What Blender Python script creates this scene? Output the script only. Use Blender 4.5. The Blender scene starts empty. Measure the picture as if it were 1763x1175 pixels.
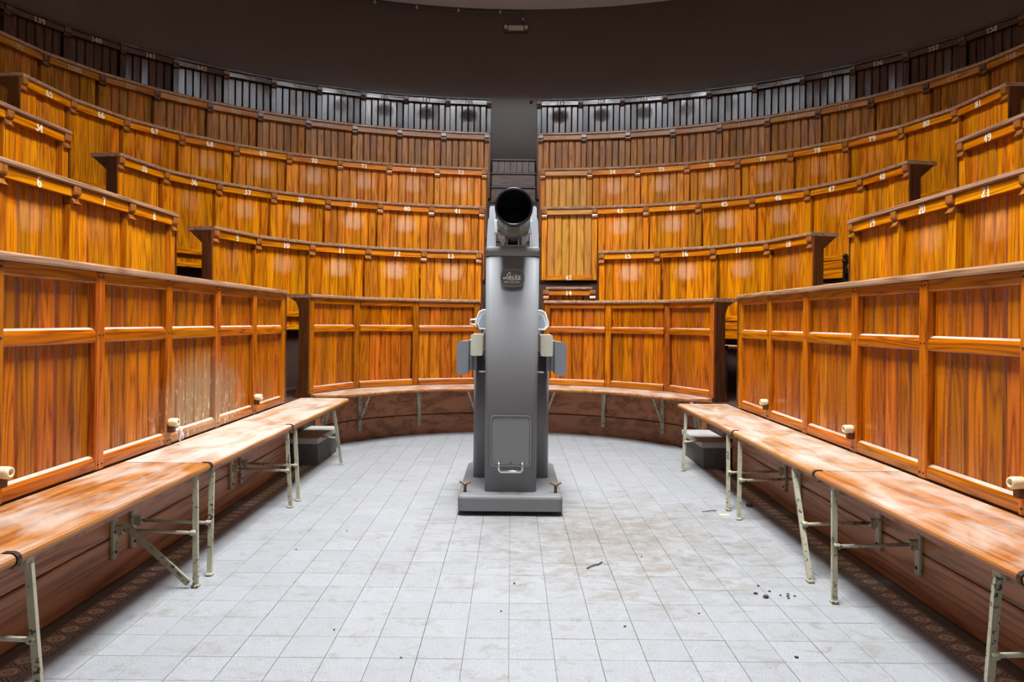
import bpy, bmesh, math, random
from math import sin, cos, pi, sqrt, atan2, radians, hypot
from mathutils import Matrix, Vector

random.seed(7)
SC = bpy.context.scene
COL = SC.collection

# ------------------------------------------------------------------ camera
F_PX, IMG_W = 1189.0, 1763.0
EYE = 1.10
cam_d = bpy.data.cameras.new('camera')
cam_d.sensor_width = 36.0
cam_d.lens = 36.0 * F_PX / IMG_W
cam_d.shift_y = -32.8 / IMG_W
cam_d.clip_start = 0.05
cam = bpy.data.objects.new('camera', cam_d)
COL.objects.link(cam)
cam.matrix_world = (Matrix.Translation((0, 0, EYE)) @ Matrix.Rotation(pi / 2, 4, 'X')
                    @ Matrix.Rotation(0.010, 4, 'Z'))
SC.camera = cam

# ------------------------------------------------------------------ world and light
SC.view_settings.view_transform = 'Standard'
SC.view_settings.look = 'None'
SC.view_settings.gamma = 1.0
SC.view_settings.use_curve_mapping = False
SC.view_settings.exposure = 0.0

w = bpy.data.worlds.new('world')
SC.world = w
w.use_nodes = True
w.node_tree.nodes['Background'].inputs[0].default_value = (0.75, 0.85, 1.0, 1)
w.node_tree.nodes['Background'].inputs[1].default_value = 0.3

CEIL = 5.47                      # ceiling height
SKY_C = (0.0, 3.65)              # middle of the roof light
SKY_X, SKY_Y = 0.78, 1.75        # half width and half length of the roof light opening
WELL = 1.0                       # depth of its well
ld = bpy.data.lights.new('roof_light_daylight', 'AREA')
ld.shape = 'RECTANGLE'
ld.size = SKY_X * 1.96
ld.size_y = SKY_Y * 1.96
ld.energy = 1400
ld.color = (0.93, 0.97, 1.0)
lo = bpy.data.objects.new('roof_light_daylight', ld)
lo.location = (SKY_C[0], SKY_C[1], CEIL + WELL - 0.05)
COL.objects.link(lo)


# ================================================================== helpers
def link(o, parent=None):
    COL.objects.link(o)
    if parent is not None:
        o.parent = parent
    return o


def tag(o, label=None, cat=None, group=None, kind=None):
    if label: o['label'] = label
    if cat: o['category'] = cat
    if group: o['group'] = group
    if kind: o['kind'] = kind
    return o


def empty(name, loc=(0, 0, 0), rz=0.0):
    o = bpy.data.objects.new(name, None)
    o.empty_display_size = 0.1
    o.location = loc
    o.rotation_euler = (0, 0, rz)
    COL.objects.link(o)
    return o


class MB:
    """collects plain shapes into one mesh"""
    def __init__(self):
        self.v, self.f, self.sm = [], [], []

    def add(self, vs, fs, smooth=False):
        n = len(self.v)
        self.v += [tuple(p) for p in vs]
        self.f += [tuple(i + n for i in f) for f in fs]
        self.sm += [smooth] * len(fs)
        return self

    def box(self, a, b, ch=0.0, M=None):
        x0, y0, z0 = a; x1, y1, z1 = b
        if ch <= 0:
            vs = [(x0, y0, z0), (x1, y0, z0), (x1, y1, z0), (x0, y1, z0),
                  (x0, y0, z1), (x1, y0, z1), (x1, y1, z1), (x0, y1, z1)]
            fs = [(0, 3, 2, 1), (4, 5, 6, 7), (0, 1, 5, 4), (1, 2, 6, 5), (2, 3, 7, 6), (3, 0, 4, 7)]
        else:
            bm = bmesh.new()
            bmesh.ops.create_cube(bm, size=1)
            for v in bm.verts:
                v.co = ((x0 + x1) / 2 + v.co.x * (x1 - x0), (y0 + y1) / 2 + v.co.y * (y1 - y0),
                        (z0 + z1) / 2 + v.co.z * (z1 - z0))
            bmesh.ops.bevel(bm, geom=list(bm.edges), offset=ch, segments=1, affect='EDGES')
            bm.verts.index_update()
            vs = [tuple(v.co) for v in bm.verts]
            fs = [[v.index for v in f.verts] for f in bm.faces]
            bm.free()
        if M is not None:
            vs = [tuple(M @ Vector(p)) for p in vs]
        return self.add(vs, fs)

    def tube(self, pts, r, n=8, caps=True, closed=False):
        pts = [Vector(p) for p in pts]
        m = len(pts)
        rs = r if isinstance(r, (list, tuple)) else [r] * m
        vs, fs = [], []
        up = None
        for i, p in enumerate(pts):
            if closed:
                t = (pts[(i + 1) % m] - pts[i - 1]).normalized()
            else:
                t = (pts[min(i + 1, m - 1)] - pts[max(i - 1, 0)]).normalized()
            if up is None:
                up = Vector((0, 0, 1)) if abs(t.z) < 0.9 else Vector((1, 0, 0))
            a = (up - t * up.dot(t)).normalized()
            b = t.cross(a)
            up = a
            for k in range(n):
                an = 2 * pi * k / n
                vs.append(p + (a * cos(an) + b * sin(an)) * rs[i])
        for i in range(m if closed else m - 1):
            j = (i + 1) % m
            for k in range(n):
                l = (k + 1) % n
                fs.append((i * n + k, i * n + l, j * n + l, j * n + k))
        self.add(vs, fs, True)
        if caps and not closed:
            self.add([vs[k] for k in range(n)], [tuple(range(n - 1, -1, -1))])
            self.add([vs[(m - 1) * n + k] for k in range(n)], [tuple(range(n))])
        return self

    def bar(self, p, q, wx, wy, up=(0, 0, 1)):
        """a square bar from p to q"""
        p, q = Vector(p), Vector(q)
        t = (q - p).normalized()
        u = Vector(up)
        if abs(t.dot(u)) > 0.95: u = Vector((0, 1, 0))
        a = (u - t * u.dot(t)).normalized(); b = t.cross(a)
        vs = []
        for c in (p, q):
            for s, e in ((-1, -1), (1, -1), (1, 1), (-1, 1)):
                vs.append(c + a * (wx / 2 * s) + b * (wy / 2 * e))
        fs = [(0, 3, 2, 1), (4, 5, 6, 7), (0, 1, 5, 4), (1, 2, 6, 5), (2, 3, 7, 6), (3, 0, 4, 7)]
        return self.add(vs, fs)

    def prism(self, poly, axis, a, b, smooth=False):
        """polygon (2-D, counter-clockwise) extruded along an axis from a to b.
        axis 'x': poly=(y,z); 'y': poly=(x,z); 'z': poly=(x,y)"""
        n = len(poly)
        def P(p, t):
            return {'x': (t, p[0], p[1]), 'y': (p[0], t, p[1]), 'z': (p[0], p[1], t)}[axis]
        vs = [P(p, a) for p in poly] + [P(p, b) for p in poly]
        if axis == 'y':
            caps = [tuple(range(n)), tuple(range(2 * n - 1, n - 1, -1))]
            side = [(i + n, (i + 1) % n + n, (i + 1) % n, i) for i in range(n)]
        else:
            caps = [tuple(range(n - 1, -1, -1)), tuple(range(n, 2 * n))]
            side = [(i, (i + 1) % n, (i + 1) % n + n, i + n) for i in range(n)]
        if smooth:
            self.add(vs, side, True)
            self.add(vs[:n], [caps[0]]); self.add(vs[n:], [tuple(i - n for i in caps[1])])
            return self
        return self.add(vs, side + caps)

    def lathe(self, prof, origin, axis_dir, n=24, smooth=True):
        """prof: list of (radius, distance along axis)"""
        o = Vector(origin); t = Vector(axis_dir).normalized()
        u = Vector((0, 0, 1)) if abs(t.z) < 0.9 else Vector((1, 0, 0))
        a = (u - t * u.dot(t)).normalized(); b = t.cross(a)
        vs, fs = [], []
        for r, d in prof:
            for k in range(n):
                an = 2 * pi * k / n
                vs.append(o + t * d + (a * cos(an) + b * sin(an)) * r)
        for i in range(len(prof) - 1):
            for k in range(n):
                l = (k + 1) % n
                fs.append((i * n + k, i * n + l, (i + 1) * n + l, (i + 1) * n + k))
        return self.add(vs, fs, smooth)

    def mesh(self, name, mat):
        me = bpy.data.meshes.new(name)
        me.from_pydata(self.v, [], self.f)
        for p, s in zip(me.polygons, self.sm):
            p.use_smooth = s
        bm = bmesh.new(); bm.from_mesh(me)
        bmesh.ops.remove_doubles(bm, verts=bm.verts, dist=1e-6)
        bmesh.ops.recalc_face_normals(bm, faces=bm.faces)
        bm.to_mesh(me); bm.free()
        if mat is not None:
            me.materials.append(mat)
        return me

    def build(self, name, mat, parent=None, M=None):
        o = bpy.data.objects.new(name, self.mesh(name, mat))
        link(o, parent)
        if M is not None:
            o.matrix_local = M
        return o


def put(name, mesh, parent, M=None, color=None):
    o = bpy.data.objects.new(name, mesh)
    link(o, parent)
    if M is not None:
        o.matrix_local = M
    if color is not None:
        o.color = color
    return o


def rounded(x0, z0, x1, z1, r, n=4):
    pts = []
    for cx, cz, a0 in ((x1 - r, z0 + r, -pi / 2), (x1 - r, z1 - r, 0), (x0 + r, z1 - r, pi / 2), (x0 + r, z0 + r, pi)):
        for k in range(n + 1):
            a = a0 + pi / 2 * k / n
            pts.append((cx + r * cos(a), cz + r * sin(a)))
    return pts


# ================================================================== materials
def srgb(r, g, b):
    f = lambda c: (c / 255) / 12.92 if c / 255 <= 0.04045 else ((c / 255 + 0.055) / 1.055) ** 2.4
    return (f(r), f(g), f(b), 1)


class NT:
    def __init__(self, name):
        self.m = bpy.data.materials.new(name)
        self.m.use_nodes = True
        self.t = self.m.node_tree
        self.b = self.t.nodes['Principled BSDF']

    def n(self, typ, **kw):
        nd = self.t.nodes.new(typ)
        for k, v in kw.items():
            setattr(nd, k, v)
        return nd

    def set(self, sock, val):
        if isinstance(val, bpy.types.NodeSocket):
            self.t.links.new(val, sock)
        elif val is not None:
            sock.default_value = val

    def math(self, op, a, b=None, c=None, clamp=False):
        nd = self.n('ShaderNodeMath', operation=op, use_clamp=clamp)
        self.set(nd.inputs[0], a)
        if b is not None: self.set(nd.inputs[1], b)
        if c is not None: self.set(nd.inputs[2], c)
        return nd.outputs[0]

    def vmath(self, op, a, b=None):
        nd = self.n('ShaderNodeVectorMath', operation=op)
        self.set(nd.inputs[0], a)
        if b is not None: self.set(nd.inputs[1], b)
        return nd.outputs[0]

    def mix(self, fac, a, b, blend='MIX'):
        nd = self.n('ShaderNodeMix', data_type='RGBA', blend_type=blend)
        self.set(nd.inputs[0], fac); self.set(nd.inputs[6], a); self.set(nd.inputs[7], b)
        return nd.outputs[2]

    def noise(self, vec, scale, detail=2.0, rough=0.5, dist=0.0):
        nd = self.n('ShaderNodeTexNoise')
        self.set(nd.inputs['Vector'], vec)
        nd.inputs['Scale'].default_value = scale
        nd.inputs['Detail'].default_value = detail
        nd.inputs['Roughness'].default_value = rough
        nd.inputs['Distortion'].default_value = dist
        return nd.outputs[0]

    def ramp(self, fac, stops):
        nd = self.n('ShaderNodeValToRGB')
        self.set(nd.inputs[0], fac)
        el = nd.color_ramp.elements
        while len(el) < len(stops): el.new(0.5)
        for e, (p, c) in zip(el, stops):
            e.position = p; e.color = c
        return nd.outputs[0]

    def rng(self, v, a, b, c=0.0, d=1.0):
        nd = self.n('ShaderNodeMapRange')
        self.set(nd.inputs[0], v)
        for i, x in enumerate((a, b, c, d)): nd.inputs[i + 1].default_value = x
        return nd.outputs[0]

    def bump(self, h, strength, dist=0.002):
        nd = self.n('ShaderNodeBump')
        nd.inputs['Strength'].default_value = strength
        nd.inputs['Distance'].default_value = dist
        self.set(nd.inputs['Height'], h)
        self.set(self.b.inputs['Normal'], nd.outputs[0])


def wood(name, axis, dark, mid, light, rough=0.3, worn=False, vary=0.22, dust=0.0, peel=False, rings=9.0, spec=0.5, haze=(200, 160, 125)):
    N = NT(name)
    tc = N.n('ShaderNodeTexCoord')
    oi = N.n('ShaderNodeObjectInfo')
    rnd = oi.outputs['Random']
    off = N.n('ShaderNodeCombineXYZ')
    N.set(off.inputs[0], N.math('MULTIPLY', rnd, 37.0))
    N.set(off.inputs[1], N.math('MULTIPLY', rnd, 91.0))
    N.set(off.inputs[2], N.math('MULTIPLY', rnd, 53.0))
    sc = {'X': (0.055, 1, 1), 'Y': (1, 0.055, 1), 'Z': (1, 1, 0.055)}[axis]
    v = N.vmath('ADD', N.vmath('MULTIPLY', tc.outputs['Object'], sc), off.outputs[0])
    n1 = N.noise(v, 13.0, 2.0, 0.5, 0.1)
    ring = N.math('PINGPONG', N.math('MULTIPLY', n1, rings), 0.5)
    ring = N.math('POWER', N.math('MULTIPLY', ring, 2.0), 1.6)
    sc2 = {'X': (0.03, 1, 1), 'Y': (1, 0.03, 1), 'Z': (1, 1, 0.03)}[axis]
    v2 = N.vmath('ADD', N.vmath('MULTIPLY', tc.outputs['Object'], sc2), off.outputs[0])
    fine = N.noise(v2, 150.0, 2.0, 0.6)
    g = N.math('ADD', N.math('MULTIPLY', ring, 0.50), N.math('MULTIPLY', fine, 0.62))
    col = N.ramp(g, [(0.15, light), (0.5, mid), (0.98, dark)])
    # piece to piece variation
    r2 = N.math('FRACT', N.math('MULTIPLY', rnd, 17.31))
    r3 = N.math('FRACT', N.math('MULTIPLY', rnd, 71.7))
    hsv = N.n('ShaderNodeHueSaturation')
    N.set(hsv.inputs['Hue'], N.rng(r3, 0, 1, 0.496, 0.509))
    N.set(hsv.inputs['Saturation'], N.rng(r3, 0, 1, 1.0, 1.04))
    N.set(hsv.inputs['Value'], N.rng(r2, 0, 1, 1 - vary, 1 + vary * 0.75))
    N.set(hsv.inputs['Color'], col)
    col = hsv.outputs[0]
    rg = N.math('ADD', N.math('MULTIPLY', N.noise(tc.outputs['Object'], 9.0, 2.0), 0.16), rough - 0.08)
    if worn:
        uv = N.n('ShaderNodeUVMap')
        sep = N.n('ShaderNodeSeparateXYZ'); N.set(sep.inputs[0], uv.outputs[0])
        du = N.math('DIVIDE', N.math('SUBTRACT', sep.outputs[0], 0.5), 0.27)
        dv = N.math('DIVIDE', N.math('SUBTRACT', sep.outputs[1], 0.80), 0.14)
        d = N.math('SQRT', N.math('ADD', N.math('MULTIPLY', du, du), N.math('MULTIPLY', dv, dv)))
        wob = N.noise(tc.outputs['Object'], 24.0, 3.0)
        d = N.math('ADD', d, N.math('MULTIPLY', N.math('SUBTRACT', wob, 0.5), 0.6))
        mask = N.rng(d, 0.45, 1.05, 1.0, 0.0)
        sepc = N.n('ShaderNodeSeparateColor'); N.set(sepc.inputs[0], oi.outputs['Color'])
        mask = N.math('MULTIPLY', mask, sepc.outputs[0], clamp=True)
        col = N.mix(N.math('MULTIPLY', mask, 0.62), col, srgb(*haze))
        rg = N.math('ADD', rg, N.math('MULTIPLY', mask, 0.35))
    geo = N.n('ShaderNodeNewGeometry')
    if peel:
        s = N.n('ShaderNodeSeparateXYZ'); N.set(s.inputs[0], geo.outputs['Position'])
        dy = N.math('DIVIDE', N.math('SUBTRACT', s.outputs[1], 3.86), 0.62)
        dz = N.math('DIVIDE', N.math('SUBTRACT', s.outputs[2], 0.62), 0.33)
        d = N.math('SQRT', N.math('ADD', N.math('MULTIPLY', dy, dy), N.math('MULTIPLY', dz, dz)))
        pn = N.noise(N.vmath('MULTIPLY', geo.outputs['Position'], (1, 1, 0.35)), 22.0, 5.0, 0.65)
        left = N.math('LESS_THAN', s.outputs[0], -1.0)
        m1 = N.math('MULTIPLY', N.rng(N.math('ADD', d, N.math('MULTIPLY', N.math('SUBTRACT', pn, 0.5), 0.9)), 0.35, 1.0, 0.62, 0.0), left)
        col = N.mix(m1, col, N.mix(pn, srgb(120, 92, 58), srgb(190, 170, 138)))
        rg = N.math('ADD', rg, N.math('MULTIPLY', m1, 0.3))
        # lifting flakes of old finish
        fl = N.noise(N.vmath('MULTIPLY', geo.outputs['Position'], (1, 1.6, 0.5)), 34.0, 3.0, 0.6)
        m2 = N.math('MULTIPLY', N.math('MULTIPLY', N.rng(fl, 0.60, 0.65), N.rng(d, 0.95, 0.75)), left)
        zz = N.rng(s.outputs[2], 0.50, 0.80, 0.95, 0.25)
        col = N.mix(N.math('MULTIPLY', m2, zz), col, srgb(226, 212, 186))
        # scratches and chips along the foot of every panel
        sn = N.noise(geo.outputs['Position'], 60.0, 3.0, 0.7)
        m3 = N.math('MULTIPLY', N.rng(sn, 0.68, 0.72), N.rng(s.outputs[2], 0.9, 0.5, 0.0, 0.6))
        col = N.mix(m3, col, srgb(205, 160, 110))
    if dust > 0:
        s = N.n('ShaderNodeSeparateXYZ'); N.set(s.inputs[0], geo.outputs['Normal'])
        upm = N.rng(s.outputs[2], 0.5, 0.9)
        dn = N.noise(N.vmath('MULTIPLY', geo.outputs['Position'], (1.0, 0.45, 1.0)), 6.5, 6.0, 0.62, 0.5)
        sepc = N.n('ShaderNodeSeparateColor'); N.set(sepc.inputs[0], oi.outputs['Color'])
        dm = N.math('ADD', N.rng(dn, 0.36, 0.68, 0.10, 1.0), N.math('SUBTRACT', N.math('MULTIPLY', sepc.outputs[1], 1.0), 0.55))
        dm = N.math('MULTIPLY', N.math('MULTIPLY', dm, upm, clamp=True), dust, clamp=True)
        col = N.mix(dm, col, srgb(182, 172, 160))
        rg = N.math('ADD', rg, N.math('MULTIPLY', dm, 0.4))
    N.set(N.b.inputs['Base Color'], col)
    N.set(N.b.inputs['Roughness'], rg)
    N.b.inputs['Specular IOR Level'].default_value = spec
    N.bump(g, 0.12, 0.002)
    return N.m


def plain(name, color, rough=0.5, metal=0.0, var=0.12, scale=12.0, spec=0.5, bump=0.0):
    N = NT(name)
    tc = N.n('ShaderNodeTexCoord')
    ns = N.noise(tc.outputs['Object'], scale, 4.0, 0.6)
    c = N.n('ShaderNodeHueSaturation')
    N.set(c.inputs['Value'], N.rng(ns, 0.25, 0.75, 1 - var, 1 + var))
    c.inputs['Color'].default_value = color
    N.set(N.b.inputs['Base Color'], c.outputs[0])
    N.set(N.b.inputs['Roughness'], N.math('ADD', N.math('MULTIPLY', ns, 0.12), rough - 0.06))
    N.b.inputs['Metallic'].default_value = metal
    N.b.inputs['Specular IOR Level'].default_value = spec
    if bump: N.bump(ns, bump)
    return N.m


M = {}
A_D, A_M, A_L = srgb(132, 54, 5), srgb(204, 116, 14), srgb(228, 146, 24)       # amber tiers
F_D, F_M, F_L = srgb(100, 40, 8), srgb(168, 86, 14), srgb(190, 106, 24)        # redder front
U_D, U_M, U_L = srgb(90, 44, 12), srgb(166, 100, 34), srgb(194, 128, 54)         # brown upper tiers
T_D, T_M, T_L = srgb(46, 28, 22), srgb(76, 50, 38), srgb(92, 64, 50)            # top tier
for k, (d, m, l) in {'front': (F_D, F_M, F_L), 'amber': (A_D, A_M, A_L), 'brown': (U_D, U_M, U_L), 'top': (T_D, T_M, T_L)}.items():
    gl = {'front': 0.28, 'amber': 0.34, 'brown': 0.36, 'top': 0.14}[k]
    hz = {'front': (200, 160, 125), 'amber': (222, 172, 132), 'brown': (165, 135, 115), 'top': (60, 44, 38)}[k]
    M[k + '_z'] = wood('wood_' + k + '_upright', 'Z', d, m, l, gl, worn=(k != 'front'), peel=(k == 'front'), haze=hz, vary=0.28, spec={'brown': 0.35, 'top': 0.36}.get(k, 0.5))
    M[k + '_x'] = wood('wood_' + k + '_level', 'X', d, m, l, gl - 0.04, vary=0.16, peel=(k == 'front'), dust=0.8 if k == 'front' else 0.0)  # front rails: pale dust colour also paints in the highlight along their chamfers
M['corbel_warm'] = wood('wood_corbel', 'Z', srgb(104, 54, 22), srgb(158, 96, 46), srgb(180, 118, 64), 0.17, vary=0.1, spec=0.9)
M['corbel_dark'] = wood('wood_corbel_dark', 'Z', srgb(60, 36, 26), srgb(96, 64, 46), srgb(116, 80, 60), 0.2, vary=0.1, spec=0.7)
M['pale_z'] = wood('wood_pale_upright', 'Z', srgb(150, 90, 30), srgb(196, 132, 50), srgb(214, 152, 66), 0.4, vary=0.12)
M['pale_x'] = wood('wood_pale_level', 'X', srgb(140, 84, 40), srgb(186, 124, 66), srgb(206, 146, 88), 0.4, vary=0.1)
M['ledge'] = wood('wood_ledge', 'X', srgb(112, 78, 56), srgb(158, 120, 94), srgb(182, 146, 120), 0.22, vary=0.05)
M['ledge_y'] = wood('wood_ledge_side', 'Y', srgb(112, 78, 56), srgb(158, 120, 94), srgb(182, 146, 120), 0.22, vary=0.05)
M['kick_y'] = wood('wood_kick_side', 'Y', srgb(104, 60, 38), srgb(174, 116, 80), srgb(194, 136, 98), 0.4, vary=0.12, rings=5)
M['ledge_top'] = wood('wood_ledge_top', 'X', srgb(40, 26, 20), srgb(66, 46, 36), srgb(84, 60, 48), 0.3, vary=0.05)
M['cheek'] = wood('wood_cheek', 'Z', srgb(52, 26, 14), srgb(86, 46, 24), srgb(106, 58, 30), 0.3)
M['back'] = plain('wood_backing', srgb(48, 24, 12), 0.7)
M['kick'] = wood('wood_kick', 'X', srgb(100, 56, 36), srgb(160, 102, 70), srgb(180, 122, 88), 0.4, vary=0.12, rings=2.5)
M['bench'] = wood('wood_bench', 'Y', srgb(104, 54, 20), srgb(158, 98, 42), srgb(174, 116, 58), 0.35, vary=0.06, dust=0.9, rings=5)
M['bench_x'] = wood('wood_bench_curved', 'X', srgb(104, 54, 20), srgb(156, 94, 44), srgb(174, 114, 62), 0.35, vary=0.06, dust=0.8, rings=5)
M['stair'] = wood('wood_stair', 'X', srgb(54, 34, 30), srgb(96, 68, 58), srgb(120, 90, 78), 0.35, vary=0.1)
M['stair_z'] = wood('wood_stair_upright', 'Z', srgb(60, 40, 36), srgb(104, 78, 68), srgb(128, 100, 88), 0.35, vary=0.1)
M['nosing'] = plain('stair_nosing', srgb(70, 62, 60), 0.35)
M['paint'] = plain('numeral_paint', srgb(238, 226, 196), 0.5, var=0.06, scale=60)
M['paint_old'] = plain('numeral_paint_old', srgb(176, 152, 116), 0.6, var=0.15, scale=60)
M['wall'] = plain('wall_paint', srgb(96, 82, 74), 0.16, var=0.04, scale=3, spec=0.09)
M['ceil'] = plain('ceiling_paint', srgb(232, 230, 234), 0.8, var=0.03, scale=2)
M['well'] = plain('well_paint', srgb(150, 152, 156), 0.7, var=0.02)
M['bar'] = plain('roof_light_bar', srgb(70, 72, 74), 0.5)
M['tier'] = plain('tier_floor', srgb(66, 44, 34), 0.6, var=0.2)
M['iron'] = plain('black_iron', srgb(26, 28, 34), 0.35, 0.3)
M['grey'] = plain('hammered_grey_paint', srgb(120, 121, 122), 0.56, 0.0, 0.03, 140, spec=0.4, bump=0.05)
M['greyd'] = plain('grey_paint_plain', srgb(122, 126, 132), 0.42, 0.0, 0.03, 40)
M['ear'] = plain('cast_grey_paint', srgb(190, 196, 202), 0.35, 0.0, 0.03, 30)
M['beige'] = plain('beige_enamel', srgb(196, 194, 176), 0.35, 0, 0.03)
M['white'] = plain('white_enamel', srgb(228, 232, 236), 0.3, 0, 0.02)
M['glass'] = plain('tray_glass', srgb(150, 162, 178), 0.08, 0, 0.02)
M['rubber'] = plain('black_bellows', srgb(20, 22, 30), 0.55)
M['black'] = plain('lens_black', srgb(16, 20, 24), 0.3)
M['barrel'] = plain('lens_barrel', srgb(128, 122, 110), 0.3, 0.3, 0.05)
M['chrome'] = plain('chrome', srgb(225, 226, 228), 0.28, 1.0, 0.02)
M['rust'] = plain('rusty_iron', srgb(118, 92, 70), 0.55, 0.4, 0.35, 60)
M['plate'] = plain('name_plate', srgb(84, 80, 68), 0.4, 0.1, 0.05)
M['script'] = plain('plate_lettering', srgb(235, 238, 240), 0.35, 0, 0.02)
M['cream'] = plain('cream_porcelain', srgb(228, 212, 172), 0.3, 0, 0.16, 30)
M['concrete'] = plain('step_stone', srgb(166, 164, 158), 0.75, 0, 0.22, 9, bump=0.2)
M['concrete_side'] = plain('step_side', srgb(92, 88, 84), 0.8, 0, 0.3, 14)
M['debris'] = plain('dry_debris', srgb(60, 48, 36), 0.8, 0, 0.3, 80)
M['leaf'] = plain('dry_leaf', srgb(44, 40, 34), 0.7, 0, 0.3, 80)
M['paper'] = plain('yellow_paper', srgb(196, 196, 140), 0.7, 0, 0.1, 40)
M['lampbox'] = plain('lamp_diffuser', srgb(190, 184, 164), 0.4, 0, 0.05)
M['conduit'] = plain('conduit', srgb(76, 74, 74), 0.4, 0.2, 0.1)
M['strap'] = plain('bench_strap', srgb(52, 34, 26), 0.45, 0.2)


def chipped(name, base, chip):
    N = NT(name)
    tc = N.n('ShaderNodeTexCoord')
    geo = N.n('ShaderNodeNewGeometry')
    a = N.noise(geo.outputs['Position'], 70.0, 4.0, 0.6)
    b = N.noise(geo.outputs['Position'], 9.0, 2.0, 0.5)
    m = N.rng(N.math('ADD', a, N.math('MULTIPLY', N.math('SUBTRACT', b, 0.5), 0.5)), 0.60, 0.66)
    c = N.mix(b, base, srgb(140, 132, 108))
    N.set(N.b.inputs['Base Color'], N.mix(m, c, chip))
    N.b.inputs['Roughness'].default_value = 0.45
    N.bump(a, 0.1)
    return N.m


M['leg'] = chipped('chipped_leg_paint', srgb(186, 184, 160), srgb(62, 54, 44))


def tile_mat():
    N = NT('floor_tile_cement')
    geo = N.n('ShaderNodeNewGeometry')
    oi = N.n('ShaderNodeObjectInfo')
    P = geo.outputs['Position']
    sp = N.noise(P, 260.0, 2.0, 0.7)
    md = N.noise(P, 26.0, 5.0, 0.65)
    col = N.ramp(sp, [(0.30, srgb(114, 115, 118)), (0.48, srgb(142, 143, 145)), (0.7, srgb(160, 160, 160))])
    v = N.n('ShaderNodeHueSaturation')
    # cell of the tile the point is in, for a slight tile to tile difference
    cell = N.n('ShaderNodeTexWhiteNoise', noise_dimensions='3D')
    sn = N.vmath('FLOOR', N.vmath('DIVIDE', N.vmath('ADD', P, (15.0, 15.0, 0)), (0.15, 0.15, 9.0)))
    N.set(cell.inputs[0], sn)
    N.set(v.inputs['Value'], N.math('ADD', N.rng(cell.outputs[0], 0, 1, 0.95, 1.03), N.rng(md, 0.3, 0.7, -0.07, 0.06)))
    N.set(v.inputs['Color'], col)
    col = v.outputs[0]
    # trodden dirt, spread over the right half in front of the projector
    s = N.n('ShaderNodeSeparateXYZ'); N.set(s.inputs[0], P)
    dx = N.math('DIVIDE', N.math('SUBTRACT', s.outputs[0], 0.55), 0.75)
    dy = N.math('DIVIDE', N.math('SUBTRACT', s.outputs[1], 3.55), 0.75)
    d = N.math('SQRT', N.math('ADD', N.math('MULTIPLY', dx, dx), N.math('MULTIPLY', dy, dy)))
    big = N.noise(P, 3.2, 4.0, 0.6)
    dn = N.noise(N.vmath('MULTIPLY', P, (1.0, 1.5, 1)), 10.0, 6.0, 0.7, 0.8)
    area = N.math('ADD', N.rng(d, 0.2, 1.5, 0.22, 0.03), N.math('MULTIPLY', N.math('SUBTRACT', big, 0.5), 0.30))
    m = N.rng(N.math('ADD', dn, area), 0.56, 0.80, 0.0, 0.66)
    col = N.mix(m, col, srgb(112, 102, 86))
    gr = N.noise(P, 120.0, 3.0, 0.6)
    m2 = N.rng(N.math('ADD', gr, N.math('MULTIPLY', area, 0.35)), 0.66, 0.73, 0.0, 0.7)
    col = N.mix(m2, col, srgb(66, 57, 46))
    N.set(N.b.inputs['Base Color'], col)
    N.set(N.b.inputs['Roughness'], N.rng(md, 0.3, 0.7, 0.5, 0.7))
    N.b.inputs['Specular IOR Level'].default_value = 0.3
    N.bump(sp, 0.05, 0.001)
    return N.m


M['tile'] = tile_mat()
M['grout'] = plain('floor_grout', srgb(120, 118, 114), 0.9, 0, 0.2, 30)


def border_mat():
    """two small medallions with diagonals between edge lines on each tile"""
    N = NT('border_tile_pattern')
    uv = N.n('ShaderNodeUVMap')
    s = N.n('ShaderNodeSeparateXYZ'); N.set(s.inputs[0], uv.outputs[0])
    u = N.math('MULTIPLY', s.outputs[0], 2.0)
    fu = N.math('SUBTRACT', N.math('FRACT', u), 0.5)
    fv = N.math('SUBTRACT', s.outputs[1], 0.5)
    au, av = N.math('ABSOLUTE', fu), N.math('ABSOLUTE', fv)
    r = N.math('SQRT', N.math('ADD', N.math('MULTIPLY', fu, fu), N.math('MULTIPLY', fv, fv)))
    ring = N.math('LESS_THAN', N.math('ABSOLUTE', N.math('SUBTRACT', r, 0.24)), 0.045)
    dot = N.math('LESS_THAN', r, 0.07)
    diag = N.math('LESS_THAN', N.math('ABSOLUTE', N.math('SUBTRACT', N.math('ADD', au, N.math('MULTIPLY', av, 0.9)), 0.52)), 0.03)
    diag = N.math('MULTIPLY', diag, N.math('LESS_THAN', av, 0.36))
    diag2 = N.math('LESS_THAN', N.math('ABSOLUTE', N.math('SUBTRACT', N.math('ADD', au, N.math('MULTIPLY', av, 0.9)), 0.68)), 0.03)
    line = N.math('LESS_THAN', N.math('ABSOLUTE', N.math('SUBTRACT', av, 0.43)), 0.025)
    base = srgb(196, 190, 184)
    col = N.mix(N.math('MAXIMUM', N.math('MAXIMUM', diag, line), diag2), base, srgb(92, 86, 88))
    col = N.mix(N.math('MAXIMUM', ring, dot), col, srgb(250, 244, 222))
    geo = N.n('ShaderNodeNewGeometry')
    n = N.noise(geo.outputs['Position'], 60, 4, 0.6)
    col = N.mix(N.rng(n, 0.5, 0.75, 0.0, 0.6), col, srgb(160, 148, 140))
    N.set(N.b.inputs['Base Color'], col)
    N.b.inputs['Roughness'].default_value = 0.65
    return N.m


M['border'] = border_mat()

# ================================================================== plan of the tiers
YC, ECC = 5.703, 0.744
RAD = [None, 1.679, 2.460, 3.201, 3.818, 4.452, 5.162]
TOP = [None, 1.319, 1.873, 2.452, 3.005, 3.574, 4.192]
FLOOR = [0.0] + [t - 0.88 for t in TOP[1:]]


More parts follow.
